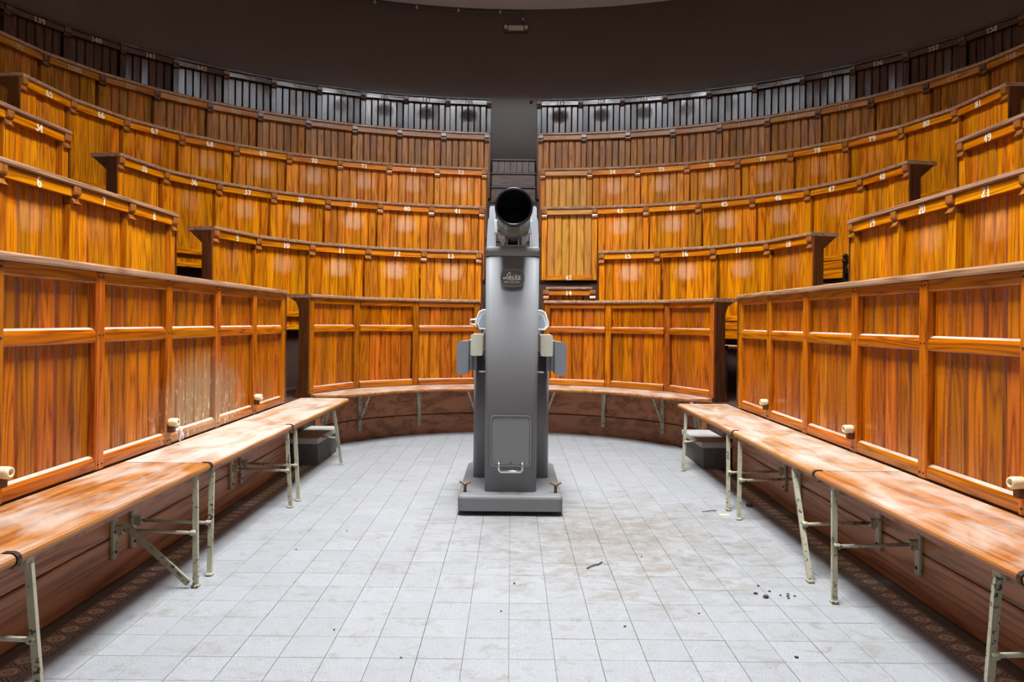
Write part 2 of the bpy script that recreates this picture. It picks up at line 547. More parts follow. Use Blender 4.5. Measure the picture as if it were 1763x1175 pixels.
def half_path(R, y_end=-1.5, n=400):
    """right half, from the axis along the ellipse, then straight towards the camera"""
    pts = [(R * sin(t), YC + ECC * R * cos(t)) for t in [pi / 2 * i / n for i in range(n + 1)]]
    m = int((YC - y_end) / 0.02)
    pts += [(R, YC - (YC - y_end) * (i + 1) / m) for i in range(m)]
    return pts


def arc_table(pts):
    s = [0.0]
    for a, b in zip(pts, pts[1:]):
        s.append(s[-1] + hypot(b[0] - a[0], b[1] - a[1]))
    return s


def at_s(pts, s, x):
    lo, hi = 0, len(s) - 1
    while hi - lo > 1:
        mid = (lo + hi) // 2
        if s[mid] <= x: lo = mid
        else: hi = mid
    t = (x - s[lo]) / (s[hi] - s[lo])
    return (pts[lo][0] + (pts[hi][0] - pts[lo][0]) * t, pts[lo][1] + (pts[hi][1] - pts[lo][1]) * t)


def s_where(pts, s, test):
    for p, q in zip(pts, s):
        if test(p): return q


def stile_points(k, x0, end_y, n=None, pitch=None):
    pts = half_path(RAD[k]); s = arc_table(pts)
    s0 = s_where(pts, s, lambda p: p[0] >= x0)
    if n is not None:
        s1 = s_where(pts, s, lambda p: p[1] <= end_y)
        pitch = (s1 - s0) / n
    else:
        s1 = s_where(pts, s, lambda p: p[1] <= end_y)
        n = int((s1 - s0) / pitch)
    return [at_s(pts, s, s0 + pitch * i) for i in range(n + 1)]


def mirror(pts):
    """right half (axis to side) -> left half, ordered left to right"""
    return [(-x, y) for x, y in reversed(pts)]


def offsets(path):
    """unit outward normals with mitre length for a polyline ordered left to right seen from the floor"""
    out = []
    for i in range(len(path)):
        a = path[max(i - 1, 0)]; b = path[min(i + 1, len(path) - 1)]
        def nrm(p, q):
            dx, dy = q[0] - p[0], q[1] - p[1]; l = hypot(dx, dy)
            return (-dy / l, dx / l)
        if i == 0: n = nrm(path[0], path[1]); k = 1
        elif i == len(path) - 1: n = nrm(path[-2], path[-1]); k = 1
        else:
            n1, n2 = nrm(path[i - 1], path[i]), nrm(path[i], path[i + 1])
            nx, ny = n1[0] + n2[0], n1[1] + n2[1]; l = hypot(nx, ny)
            n = (nx / l, ny / l); k = 1 / max(0.3, n[0] * n1[0] + n[1] * n1[1])
        out.append((n[0] * k, n[1] * k))
    return out


def extend(path, e0, e1):
    p = list(path)
    def ext(a, b, e):
        l = hypot(b[0] - a[0], b[1] - a[1])
        return (a[0] - (b[0] - a[0]) / l * e, a[1] - (b[1] - a[1]) / l * e)
    if e0: p[0] = ext(path[0], path[1], e0)
    if e1: p[-1] = ext(path[-1], path[-2], e1)
    return p


def sweep(mb, path, prof, smooth=False):
    """prof: closed polygon of (outward, z)"""
    nr = offsets(path); n = len(prof)
    vs, fs = [], []
    for (x, y), (nx, ny) in zip(path, nr):
        for d, z in prof:
            vs.append((x + nx * d, y + ny * d, z))
    for i in range(len(path) - 1):
        for k in range(n):
            l = (k + 1) % n
            fs.append((i * n + k, i * n + l, (i + 1) * n + l, (i + 1) * n + k))
    fs.append(tuple(range(n - 1, -1, -1)))
    fs.append(tuple((len(path) - 1) * n + k for k in range(n)))
    return mb.add(vs, fs, smooth)


# ================================================================== numerals
def ell(cx, cy, rx, ry, a0, a1, n=18):
    return [(cx + rx * cos(radians(a0 + (a1 - a0) * i / n)), cy + ry * sin(radians(a0 + (a1 - a0) * i / n))) for i in range(n + 1)]


DIG = {
    '0': [ell(.30, .5, .21, .43, 90, 450)],
    '1': [[(.32, .02), (.32, .98)], [(.14, .06), (.50, .06)], [(.15, .84), (.32, .94)]],
    '2': [ell(.29, .72, .19, .22, 170, -20, 12) + [(.40, .52), (.10, .10)], [(.08, .08), (.52, .08)], [(.52, .06), (.52, .22)]],
    '3': [[(.10, .92), (.50, .92)], [(.48, .92), (.26, .60)], ell(.27, .32, .22, .27, 95, -165, 14)],
    '4': [[(.40, .96), (.05, .32)], [(.04, .31), (.58, .31)], [(.40, .02), (.40, .96)], [(.26, .05), (.54, .05)]],
    '5': [[(.13, .92), (.50, .92)], [(.15, .94), (.15, .52)], ell(.27, .33, .22, .28, 120, -165, 14)],
    '6': [ell(.33, .5, .24, .44, 60, 270, 14), ell(.32, .28, .19, .23, 0, 360)],
    '7': [[(.06, .92), (.56, .92)], [(.06, .84), (.54, .84)], [(.10, .92), (.10, .70)], [(.52, .90), (.34, .50), (.28, .02)]],
    '8': [ell(.30, .73, .16, .21, 0, 360), ell(.30, .27, .20, .23, 0, 360)],
    '9': [ell(.27, .5, .24, .44, 240, 450, 14), ell(.28, .72, .19, .23, 0, 360)],
}


def ribbon(mb, pl, thin, thick, place, closed=False):
    """a pen stroke that is broad going up and down and fine across"""
    m = len(pl)
    L, R = [], []
    for i in range(m):
        a = pl[max(i - 1, 0)]; b = pl[min(i + 1, m - 1)]
        dx, dy = b[0] - a[0], b[1] - a[1]; l = hypot(dx, dy) or 1
        wd = (thin + (thick - thin) * abs(dy / l)) / 2
        L.append((pl[i][0] - dy / l * wd, pl[i][1] + dx / l * wd))
        R.append((pl[i][0] + dy / l * wd, pl[i][1] - dx / l * wd))
    vs = [place(p) for p in L + R]
    mb.add(vs, [(i, i + 1, i + 1 + m, i + m) for i in range(m - 1)])


NUM_CACHE = {}


def number_mesh(txt, mat, h=0.056):
    key = (txt, mat.name)
    if key in NUM_CACHE: return NUM_CACHE[key]
    mb = MB()
    adv = 0.66 * h
    w0 = adv * len(txt)
    for i, ch in enumerate(txt):
        x0 = -w0 / 2 + adv * i
        for j, st in enumerate(DIG[ch]):
            ribbon(mb, st, 0.11, 0.22, lambda p, x0=x0, j=j: (x0 + p[0] * h, -0.0004 * j, (p[1] - 0.5) * h))
    me = bpy.data.meshes.new('numeral')
    me.from_pydata(mb.v, [], mb.f)
    me.materials.append(mat)
    NUM_CACHE[key] = me
    return me


# ================================================================== the setting
def structure(name, mb, mat, label=None):
    o = mb.build(name, mat)
    return tag(o, label, None, None, 'structure')


# --- ceiling with the long roof light well
cx0, cx1, cy0, cy1 = SKY_C[0] - SKY_X, SKY_C[0] + SKY_X, SKY_C[1] - SKY_Y, SKY_C[1] + SKY_Y
mb = MB()
mb.box((-5.6, -1.9, CEIL), (cx0, 10.0, CEIL + 0.1)).box((cx1, -1.9, CEIL), (5.6, 10.0, CEIL + 0.1))
mb.box((cx0, -1.9, CEIL), (cx1, cy0, CEIL + 0.1)).box((cx0, cy1, CEIL), (cx1, 10.0, CEIL + 0.1))
ceiling = structure('ceiling', mb, M['ceil'])
mb = MB()
zt_ = CEIL + WELL
mb.box((cx0 - 0.08, cy0 - 0.08, CEIL + 0.1), (cx0, cy1 + 0.08, zt_)).box((cx1, cy0 - 0.08, CEIL + 0.1), (cx1 + 0.08, cy1 + 0.08, zt_))
mb.box((cx0, cy0 - 0.08, CEIL + 0.1), (cx1, cy0, zt_)).box((cx0, cy1, CEIL + 0.1), (cx1, cy1 + 0.08, zt_))
mb.build('light_well', M['well'], ceiling)
MB().box((cx0 - 0.08, cy0 - 0.08, zt_), (cx1 + 0.08, cy1 + 0.08, zt_ + 0.06)).build('well_cap', M['well'], ceiling)
MB().box((SKY_C[0] - 0.05, cy0, zt_ - 0.30), (SKY_C[0] + 0.05, cy1, zt_ - 0.18)).build('glazing_bar', M['bar'], ceiling)
for i in range(1, 6):
    y = cy0 + (cy1 - cy0) * i / 6
    MB().box((cx0, y - 0.03, zt_ - 0.28), (cx1, y + 0.03, zt_ - 0.19)).build('glazing_bar', M['bar'], ceiling)

# --- outer wall, one curved sheet with straight arms, and the wall behind the camera
WR = 5.30
Y_BACK = -1.6
hp = half_path(WR, Y_BACK, 48)
hp = [p for i, p in enumerate(hp) if i <= 48] + [(WR, YC - 1.2), (WR, Y_BACK)]
wpath = mirror(hp) + hp[1:]
mb = MB()
sweep(mb, wpath, [(0, -0.02), (0.12, -0.02), (0.12, CEIL - 0.001), (0, CEIL - 0.001)])
structure('wall_round', mb, M['wall'])
structure('wall_rear', MB().box((-WR - 0.1, Y_BACK - 0.12, -0.02), (WR + 0.1, Y_BACK, CEIL - 0.001)), M['ceil'])

# --- ground floor: grout bed, tiles and the patterned border
floor = structure('floor', MB().box((-WR, Y_BACK, -0.06), (WR, 9.7, -0.006)), M['grout'])
T = 0.15
tile_me = None
def tile_mesh(sx, sy):
    g = 0.0007; c = 0.0010
    mbt = MB()
    x0, x1, y0, y1 = g, sx - g, g, sy - g
    vs = [(x0, y0, -0.006), (x1, y0, -0.006), (x1, y1, -0.006), (x0, y1, -0.006),
          (x0, y0, -c), (x1, y0, -c), (x1, y1, -c), (x0, y1, -c),
          (x0 + c, y0 + c, 0), (x1 - c, y0 + c, 0), (x1 - c, y1 - c, 0), (x0 + c, y1 - c, 0)]
    fs = [(8, 9, 10, 11)] + [(i, (i + 1) % 4, (i + 1) % 4 + 4, i + 4) for i in range(4)] + \
         [(i + 4, (i + 1) % 4 + 4, (i + 1) % 4 + 8, i + 8) for i in range(4)]
    return mbt.add(vs, fs)
tme = tile_mesh(T, T).mesh('floor_tile', M['tile'])
NX = 10                                     # ten columns each side of the axis
rest = MB()
count = 0
for iy in range(-10, 46):
    for ix in range(-NX, NX):
        x, y = ix * T, iy * T
        cx, cy = x + T / 2, y + T / 2
        if cy > YC and (cx / (RAD[1] - 0.0)) ** 2 + ((cy - YC) / ((RAD[1]) * ECC)) ** 2 > 1.0:
            continue
        seen = y >= 1.95 and abs(cx) < cy * 0.745 + 0.05
        if seen and count < 300:
            o = put('floor_tile', tme, floor, Matrix.Translation((x, y, random.uniform(-0.0006, 0.0004))))
            count += 1
        else:
            t = tile_mesh(T, T)
            rest.add([(a + x, b + y, c) for a, b, c in t.v], t.f)
ro = rest.build('floor_tile_field', M['tile'], floor)
ro['kind'] = 'stuff'
BW = 0.09
def border_mesh():
    mbt = tile_mesh(T, BW)
    me = mbt.mesh('border_tile', M['border'])
    uvl = me.uv_layers.new(name='UVMap')
    for l in me.loops:
        co = me.vertices[l.vertex_index].co
        uvl.data[l.index].uv = (co.x / T, co.y / BW)
    return me
bme = border_mesh()
for sd in (-1, 1):
    for iy in range(4, 36):
        # strip between the plain tiles and the kick boards
        if sd > 0:
            Mx = Matrix.Translation((1.5 + 0.002 + BW, iy * T, 0)) @ Matrix.Rotation(pi / 2, 4, 'Z')
        else:
            Mx = Matrix.Translation((-1.5 - 0.002 - BW, iy * T + T, 0)) @ Matrix.Rotation(-pi / 2, 4, 'Z')
        put('border_tile', bme, floor, Mx)

# --- stepped tiers that carry the seats
for k in range(1, 7):
    inner = half_path(RAD[k] + (0.0 if k == 1 else 0.10), 0.2, 40)
    inner = [inner[i] for i in range(0, 41)] + [(inner[-1][0], 3.5), (inner[-1][0], 0.2)]
    Ro = (RAD[k + 1] + 0.12) if k < 6 else WR - 0.005
    outer = half_path(Ro, 0.2, 40)
    outer = [outer[i] for i in range(0, 41)] + [(outer[-1][0], 3.5), (outer[-1][0], 0.2)]
    if k == 6: break
    ip = mirror(inner) + inner[1:]; op = mirror(outer) + outer[1:]
    m = len(ip)
    zt = FLOOR[k]; zb = FLOOR[k - 1] - 0.06 if k > 1 else 0.0
    vs = [(x, y, zb) for x, y in ip] + [(x, y, zt) for x, y in ip] + [(x, y, zt) for x, y in op] + [(x, y, zb) for x, y in op]
    fs = []
    for i in range(m - 1):
        fs += [(i, i + 1, m + i + 1, m + i), (m + i, m + i + 1, 2 * m + i + 1, 2 * m + i), (2 * m + i, 2 * m + i + 1, 3 * m + i + 1, 3 * m + i),
               (3 * m + i, 3 * m + i + 1, i + 1, i)]
    fs += [(0, m, 2 * m, 3 * m), (m - 1, 4 * m - 1, 3 * m - 1, 2 * m - 1)]
    o = structure('floor_tier', MB().add(vs, fs), M['tier'])

# --- kick boards below the benches (two planks high)
def kick(path, name='wall_kick'):
    base = None
    km = M['kick'] if 'round' in name else M['kick_y']
    for z0, z1 in ((0.0, 0.185), (0.193, 0.436)):
        mbk = MB()
        sweep(mbk, path, [(-0.03, z0), (0.02, z0), (0.02, z1), (-0.026, z1), (-0.03, z1 - 0.006)])
        if base is None:
            base = structure(name, mbk, km)
        else:
            mbk.build('plank', km, base)
    return base

half = half_path(RAD[1], 0.2, 24)
curv = [p for p in half[:25] if p[1] > 5.84]
kick(mirror(curv) + curv[1:], 'wall_kick_round')
kick([(-RAD[1], 0.3), (-RAD[1], 5.14)], 'wall_kick_west')
kick([(RAD[1], 5.14), (RAD[1], 0.3)], 'wall_kick_east')

# ================================================================== panelled desk fronts
BOARD_N = 6
STW = 0.060
PITCH = 0.57
MESH = {}


def cached(key, fn):
    if key not in MESH: MESH[key] = fn()
    return MESH[key]


def board_mesh(j, nb, clear, h, mat, zoff, vtop, vspan):
    """one beaded board: chamfered long edges; uv spans the bay"""
    wb = clear / nb
    x0 = 0.0012; x1 = wb - 0.0012; c = 0.0060; dp = 0.016
    poly = [(x0, 0.009), (x0 + c, 0), (x1 - c - 0.007, 0), (x1 - c - 0.0035, 0.005), (x1 - c, 0), (x1, 0.009), (x1, dp), (x0, dp)]
    mbb = MB().prism(poly, 'z', 0, h)
    me = mbb.mesh('board', mat)
    uvl = me.uv_layers.new(name='UVMap')
    for l in me.loops:
        co = me.vertices[l.vertex_index].co
        uvl.data[l.index].uv = ((j * wb + co.x) / clear, (co.z + zoff) / vspan)
    return me


def corbel_mesh(mat):
    p = [(0.004, -0.033), (0.003, -0.068), (0.006, -0.078), (0.014, -0.085), (0.023, -0.088), (0.0225, -0.093), (0.0205, -0.101),
         (0.016, -0.112), (0.009, -0.122), (0.000, -0.130), (0.003, -0.134), (0.030, -0.136), (0.090, -0.136), (0.090, -0.033)]
    return MB().prism(p, 'x', -0.030, 0.030).mesh('corbel', mat)


def frame_of(p, q):
    """matrix with origin p, x along to q, y outward from the floor, z up; also the length"""
    dx, dy = q[0] - p[0], q[1] - p[1]
    return Matrix.Translation((p[0], p[1], 0)) @ Matrix.Rotation(atan2(dy, dx), 4, 'Z'), hypot(dx, dy)


def bis_frame(path, i):
    nr = offsets(path)[i]
    return Matrix.Translation((path[i][0], path[i][1], 0)) @ Matrix.Rotation(atan2(nr[1], nr[0]) - pi / 2, 4, 'Z')


def desk_bank(name, label, group, path, Z, style, numbers, worn=None, ends=(1, 1), ledge_d=0.27, pale=(), ledge_e=(0.035, 0.035), bottom=None, seat_rail=True):
    """path: stile points left to right (nose line of the ledge). Z: top of ledge."""
    bot = (Z - 0.88 + 0.02) if bottom is None else bottom
    mid = path[len(path) // 2]
    root = empty(name, (mid[0], mid[1], bot))
    tag(root, label, 'desk', group)
    inv = Matrix.Translation((-mid[0], -mid[1], -bot))
    mz, mx = M[style + '_z'], M[style + '_x']
    zT = Matrix.Translation((0, 0, Z))
    # ledge
    lp = extend(path, ledge_e[0], ledge_e[1])
    mbl = MB()
    sweep(mbl, lp, [(0.0, Z - 0.008), (0.0, Z - 0.024), (0.006, Z - 0.032), (ledge_d, Z - 0.032), (ledge_d, Z), (0.008, Z)])
    side = abs(path[0][0] - path[-1][0]) < 0.01
    mbl.build('ledge', M['ledge_top'] if style == 'top' else M['ledge_y' if side else 'ledge'], root, inv)
    nb = BOARD_N
    clear = PITCH - STW
    h = (Z - 0.085) - bot
    for i in range(len(path)):
        B = inv @ bis_frame(path, i) @ zT
        cm = cached(('corbel', style), lambda: corbel_mesh(M['corbel_' + ('dark' if style in ('brown', 'top') else 'warm')]))
        put('corbel', cm, root, B)
        sh = Z - 0.128 - bot
        sm = cached(('stile', style, round(sh, 3)), lambda: MB().box((-STW / 2, 0.026, -0.128 - sh), (STW / 2, 0.094, -0.120), 0.004).mesh('stile', mz))
        put('stile', sm, root, B)
        if (i == 0 and ends[0]) or (i == len(path) - 1 and ends[1]):
            sgn = -1 if i == 0 else 1
            a, b = sorted((sgn * (STW / 2), sgn * (STW / 2 + 0.018)))
            ck = MB().prism([(0.022, -0.033), (0.022, bot - Z), (0.15, bot - Z), (0.115, bot - Z + 0.12), (0.115, -0.14), (0.22, -0.05), (0.24, -0.033)], 'x', a, b)
            ck.build('end_cheek', M['cheek'], root, B)
    for i in range(len(path) - 1):
        Fm, L = frame_of(path[i], path[i + 1])
        Fm = inv @ Fm
        sx = (L - STW) / clear
        S = Matrix.Diagonal((sx, 1, 1, 1))
        bay = Fm @ Matrix.Translation((STW / 2, 0, 0))
        pl = i in pale
        rz, rx = (M['pale_z'], M['pale_x']) if pl else (mz, mx)
        wv = worn[i] if worn else 0.0
        for j in range(nb):
            bm_ = cached(('board', rz.name, j, round(h, 3)), lambda: board_mesh(j, nb, clear, h, rz, 0.77 - h, 0, 0.77))
            put('board', bm_, root, bay @ Matrix.Translation((clear / nb * j * sx, 0.070, bot)) @ Matrix.Rotation(random.gauss(0, 0.016 if style == 'top' else 0.008), 4, 'Z') @ Matrix.Rotation(random.gauss(0, 0.004), 4, 'X') @ S, (wv, 0.5, 0.5, 1))
        bk = cached(('backing', round(h, 3)), lambda: MB().box((0, 0, 0), (clear, 0.008, h)).mesh('backing_board', M['back']))
        put('backing_board', bk, root, bay @ Matrix.Translation((0, 0.0865, bot)) @ S)
        rm = cached(('rail', rx.name), lambda: MB().box((0, 0.019, -0.093), (clear, 0.068, -0.033), 0.003).mesh('number_rail', rx))
        r = put('number_rail', rm, root, bay @ zT @ S)
        num = numbers[i] if numbers else None
        if num and not (pl and style == 'amber'):
            nm = number_mesh(num, M['paint_old'] if style in ('brown', 'top') else M['paint'])
            put('numeral', nm, r, Matrix.Diagonal((1 / sx, 1, 1, 1)) @ Matrix.Translation((clear * sx / 2 + random.uniform(-.012, .012), 0.0182, -0.064)))
        elif num:
            # the number of the lifted bay sits on its bottom rail
            rb = MB().box((0, 0.022, bot - Z), (clear, 0.069, bot - Z + 0.058), 0.003).build('bottom_rail', M['amber_x'], root, bay @ zT @ S)
            put('numeral', number_mesh(num, M['paint']), rb, Matrix.Diagonal((1 / sx, 1, 1, 1)) @ Matrix.Translation((clear * sx / 2, 0.0212, bot - Z + 0.029)))
        if seat_rail and not pl:
            sr = cached(('seat_rail', style), lambda: MB().box((0, 0.030, -0.745), (clear, 0.0695, -0.695), 0.006).mesh('back_rail', mx))
            put('back_rail', sr, root, bay @ zT @ S)
            fr = cached(('foot_rail', style), lambda: MB().box((0, 0.028, -0.87), (clear, 0.0695, -0.825), 0.006).mesh('bottom_rail', mx))
            put('bottom_rail', fr, root, bay @ zT @ S)
    return root


def front_bank(name, label, path, ends=(1, 1), ledge_d=0.27, group='framed front desks around the floor'):
    """first tier: frame with top, middle and bottom rails and two heights of boards"""
    Z = TOP[1]; bot = FLOOR[1] + 0.032
    mid = path[len(path) // 2]
    root = empty(name, (mid[0], mid[1], bot))
    tag(root, label, 'desk', group)
    inv = Matrix.Translation((-mid[0], -mid[1], -bot))
    lp = extend(path, 0.03, 0.03)
    mbl = MB()
    sweep(mbl, lp, [(0.0, Z - 0.008), (0.0, Z - 0.022), (0.006, Z - 0.030), (ledge_d, Z - 0.030), (ledge_d, Z), (0.008, Z)])
    mbl.build('ledge', M['ledge_y' if abs(path[0][0] - path[-1][0]) < 0.01 else 'ledge'], root, inv)
    nb = 5
    clear = PITCH - STW
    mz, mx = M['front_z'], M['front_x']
    for i in range(len(path)):
        B = inv @ bis_frame(path, i)
        st = cached(('fstile',), lambda: MB().box((-STW / 2, 0.018, bot), (STW / 2, 0.075, Z - 0.031), 0.005).mesh('stile', mz))
        s_ = put('stile', st, root, B)
        if (i == 0 and ends[0]) or (i == len(path) - 1 and ends[1]):
            sgn = -1 if i == 0 else 1
            a, b = sorted((sgn * STW / 2, sgn * (STW / 2 + 0.02)))
            ck = MB().prism([(0.016, Z - 0.031), (0.016, bot - 0.03), (0.17, bot - 0.03), (0.135, bot + 0.05), (0.12, bot + 0.14), (0.12, Z - 0.13), (0.15, Z - 0.07), (0.22, Z - 0.031)], 'x', a, b)
            ck.build('end_cheek', M['cheek'], root, B)
        bl = cached(('peg',), lambda: MB().lathe([(0.0045, 0), (0.0045, 0.002), (0.0001, 0.002)], (0, 0, 0), (0, -1, 0), 8).mesh('screw_head', M['strap']))
        for dx in (-0.013, 0.013):
            for zz in (1.268, 1.03, bot + 0.025):
                put('screw_head', bl, root, B @ Matrix.Translation((dx, 0.018, zz)))
    for i in range(len(path) - 1):
        Fm, L = frame_of(path[i], path[i + 1])
        Fm = inv @ Fm
        sx = (L - STW) / clear
        S = Matrix.Diagonal((sx, 1, 1, 1))
        bay = Fm @ Matrix.Translation((STW / 2, 0, 0))
        for j in range(nb):
            for tagk, z0, z1 in (('u', 1.055, 1.245), ('l', bot + 0.04, 1.005)):
                bm_ = cached(('fboard', j, tagk), lambda: board_mesh(j, nb, clear, z1 - z0, mz, 0, 0, 1))
                put('board', bm_, root, bay @ Matrix.Translation((clear / nb * j * sx, 0.048, z0)) @ S)
        bk = cached(('fback',), lambda: MB().box((0, 0.0645, bot), (clear, 0.074, Z - 0.032)).mesh('backing_board', M['back']))
        put('backing_board', bk, root, bay @ S)
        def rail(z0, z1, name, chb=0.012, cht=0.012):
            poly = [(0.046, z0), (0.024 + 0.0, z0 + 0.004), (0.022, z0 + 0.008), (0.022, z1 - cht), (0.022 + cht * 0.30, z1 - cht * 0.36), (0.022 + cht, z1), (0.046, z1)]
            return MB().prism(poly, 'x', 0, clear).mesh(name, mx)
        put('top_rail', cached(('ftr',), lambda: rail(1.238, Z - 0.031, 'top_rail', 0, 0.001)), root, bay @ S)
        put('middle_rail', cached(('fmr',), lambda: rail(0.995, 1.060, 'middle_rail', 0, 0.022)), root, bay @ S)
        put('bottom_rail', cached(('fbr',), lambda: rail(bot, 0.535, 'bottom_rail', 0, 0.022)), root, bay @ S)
    return root


def straight(x, y0, n, pitch=0.573):
    """right-hand side stiles from the aisle towards the camera, ordered left to right"""
    return [(x, y0 - pitch * i) for i in range(n + 1)]


AX = 0.345
# first tier
p1 = stile_points(1, AX, 5.83, 3)
front_bank('front_desk', 'three-bay framed desk front behind the curved bench, below seats nine to thirteen', mirror(p1))
front_bank('front_desk', 'three-bay framed desk front behind the curved bench, below seats fifteen to eighteen', p1)
s1 = straight(RAD[1], 5.145, 7)
front_bank('front_desk', 'straight framed desk front with a pale peeling patch behind a bench', mirror(s1), (0, 1))
front_bank('front_desk', 'straight framed desk front with sound glossy varnish behind a bench', s1, (1, 0))
# second tier
p2 = stile_points(2, AX + 0.02, 5.76, 5)
G2 = 'numbered desk fronts of the second tier'
desk_bank('desk_front', 'amber panelled desk front numbered nine to thirteen', G2, mirror(p2), TOP[2], 'amber', ['9', '10', '11', '12', '13'], [0.1, 0.45, 0.8, 1, 0.9])
desk_bank('desk_front', 'amber panelled desk front numbered fifteen to eighteen', G2, p2[1:], TOP[2], 'amber', ['15', '16', '17', '18'], [0.9, 0.8, 0.6, 0.15])
desk_bank('desk_front', 'low dropped desk flap numbered fourteen beside the steep stair', G2, [p2[0], (p2[1][0] - 0.085, p2[1][1] + 0.03)], 1.487, 'amber', ['14'], [0], (1, 0), 0.2, bottom=1.02, seat_rail=False, ledge_e=(0.0, 0.0))
s2 = straight(RAD[2], 5.055, 5)
desk_bank('desk_front', 'amber panelled desk front numbered up to eight, ending at the aisle', G2, mirror(s2), TOP[2], 'amber', ['4', '5', '6', '7', '8'], [0, 0.2, 0.3, 0.1, 0], (0, 1))
desk_bank('desk_front', 'amber panelled desk front numbered from nineteen onwards', G2, s2, TOP[2], 'amber', ['19', '20', '21', '22', '23'], [0, 0.3, 0.3, 0, 0], (1, 0))
# third tier
p3 = stile_points(3, AX + 0.01, 5.68, 7)
G3 = 'numbered desk fronts of the third tier'
desk_bank('desk_front', 'amber panelled desk front numbered thirty-five to forty-one', G3, mirror(p3), TOP[3], 'amber', [str(i) for i in range(35, 42)], [0, 0.2, 0.5, 0.9, 1, 0.95, 0.9])
desk_bank('desk_front', 'amber panelled desk front numbered forty-two to forty-eight with one paler bay', G3, p3, TOP[3], 'amber', [str(i) for i in range(42, 49)], [0, .85, .85, .8, .5, .2, 0], pale=(0,))
s3 = straight(RAD[3], 4.975, 4)
desk_bank('desk_front', 'amber panelled desk front ending at number thirty-four', G3, mirror(s3), TOP[3], 'amber', ['31', '32', '33', '34'], [0] * 4, (0, 1))
desk_bank('desk_front', 'amber panelled desk front starting at number forty-nine', G3, s3, TOP[3], 'amber', ['49', '50', '51', '52'], [0] * 4, (1, 0))
# fourth tier
p4 = stile_points(4, AX, 5.41, 9)
G4 = 'numbered desk fronts of the fourth tier'
desk_bank('desk_front', 'amber panelled desk front numbered sixty-five to seventy-three', G4, mirror(p4), TOP[4], 'amber', [str(i) for i in range(65, 74)], [0, 0, .15, .4, .6, .8, .8, .8, .7])
desk_bank('desk_front', 'amber panelled desk front numbered seventy-four to eighty-one with a plain bay', G4, p4, TOP[4], 'amber', [None] + [str(i) for i in range(74, 82)], [0, .8, .8, .7, .5, .3, .1, 0, 0], pale=(0,))
# fifth and sixth tiers
p5 = stile_points(5, AX - 0.01, 3.6, None, 0.561)
G5 = 'numbered desk fronts of the fifth tier'
n5 = len(p5) - 1
l5 = [str(108 - (n5 - 1) + i) for i in range(n5)]
l5 = ['1000' if t == '100' else t for t in l5]
wl5 = [max(0, 0.7 - 0.08 * (n5 - 1 - i)) for i in range(n5)]
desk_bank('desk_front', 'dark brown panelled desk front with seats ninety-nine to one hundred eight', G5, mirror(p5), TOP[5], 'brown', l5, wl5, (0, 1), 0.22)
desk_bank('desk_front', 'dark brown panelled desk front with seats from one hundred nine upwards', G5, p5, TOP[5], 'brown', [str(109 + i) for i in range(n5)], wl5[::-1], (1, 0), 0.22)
p6 = stile_points(6, AX - 0.01, 4.6, None, 0.567)
G6 = 'numbered panelling of the top tier'
n6 = len(p6) - 1
wl6 = [max(0, 1 - 0.2 * (n6 - 1 - i)) for i in range(n6)]
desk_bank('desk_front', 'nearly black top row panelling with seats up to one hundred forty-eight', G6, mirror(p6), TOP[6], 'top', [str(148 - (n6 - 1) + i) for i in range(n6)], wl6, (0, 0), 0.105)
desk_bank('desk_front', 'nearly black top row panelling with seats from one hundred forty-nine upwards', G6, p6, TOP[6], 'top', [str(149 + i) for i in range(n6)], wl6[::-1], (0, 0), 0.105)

# ================================================================== stairs in the middle aisle
SW = 0.292
stair = empty('stair', (0, 7.0, FLOOR[1]))
tag(stair, 'steep dark wooden stair climbing between the tiers behind the projector', 'stair')
inv = Matrix.Translation((0, -7.0, -FLOOR[1]))
edge = [6.98] + [YC + ECC * (RAD[k] + 0.10) for k in range(2, 7)]
levels = []
for k in range(1, 5):
    y0, y1 = edge[k - 1], edge[k]; z0, z1 = FLOOR[k], FLOOR[k + 1]
    for q in (1, 2, 3):
        levels.append((y0 + (y1 - y0) * q / 3.0, z0 + (z1 - z0) * q / 3.0))
levels += [(9.19, FLOOR[5] + 0.21), (9.31, FLOOR[5] + 0.42)]
for i, (y, z) in enumerate(levels):
    zb = (levels[i - 1][1] if i else FLOOR[1])
    yb = (levels[i + 1][0] if i + 1 < len(levels) else 9.45) + 0.02
    MB().box((-SW, y, zb - 0.0), (SW, y + 0.018, z - 0.026)).build('riser', M['stair'], stair, inv)
    MB().box((-SW - 0.012, y - 0.022, z - 0.026), (SW + 0.012, yb, z), 0.004).build('tread', M['nosing'], stair, inv)
zt = levels[-1][1]
for j in range(7):
    wj = 2 * SW / 7
    MB().box((-SW + wj * j + 0.001, 9.44, zt - 0.01), (-SW + wj * (j + 1) - 0.001, 9.455, zt + 0.185), 0.003).build('board', M['stair_z'], stair, inv)
MB().box((-SW - 0.01, 9.415, zt + 0.185), (SW + 0.01, 9.60, zt + 0.213), 0.004).build('cap_board', M['nosing'], stair, inv)

# first stone steps of the two side aisles
for sd, lab in ((-1, 'grey stone step at the aisle below seat nine'), (1, 'grey stone step at the aisle below seat eighteen')):
    st = empty('aisle_step', (sd * 1.56, 5.53, 0))
    tag(st, lab, 'step', 'stone steps into the side aisles')
    MB().box((-0.10, -0.30, 0), (0.10, 0.26, 0.165)).build('step_body', M['concrete_side'], st)
    MB().box((-0.125, -0.335, 0.165), (0.11, 0.275, 0.21), 0.006).build('tread', M['concrete'], st)

# ================================================================== benches
SEAT_Z = 0.472


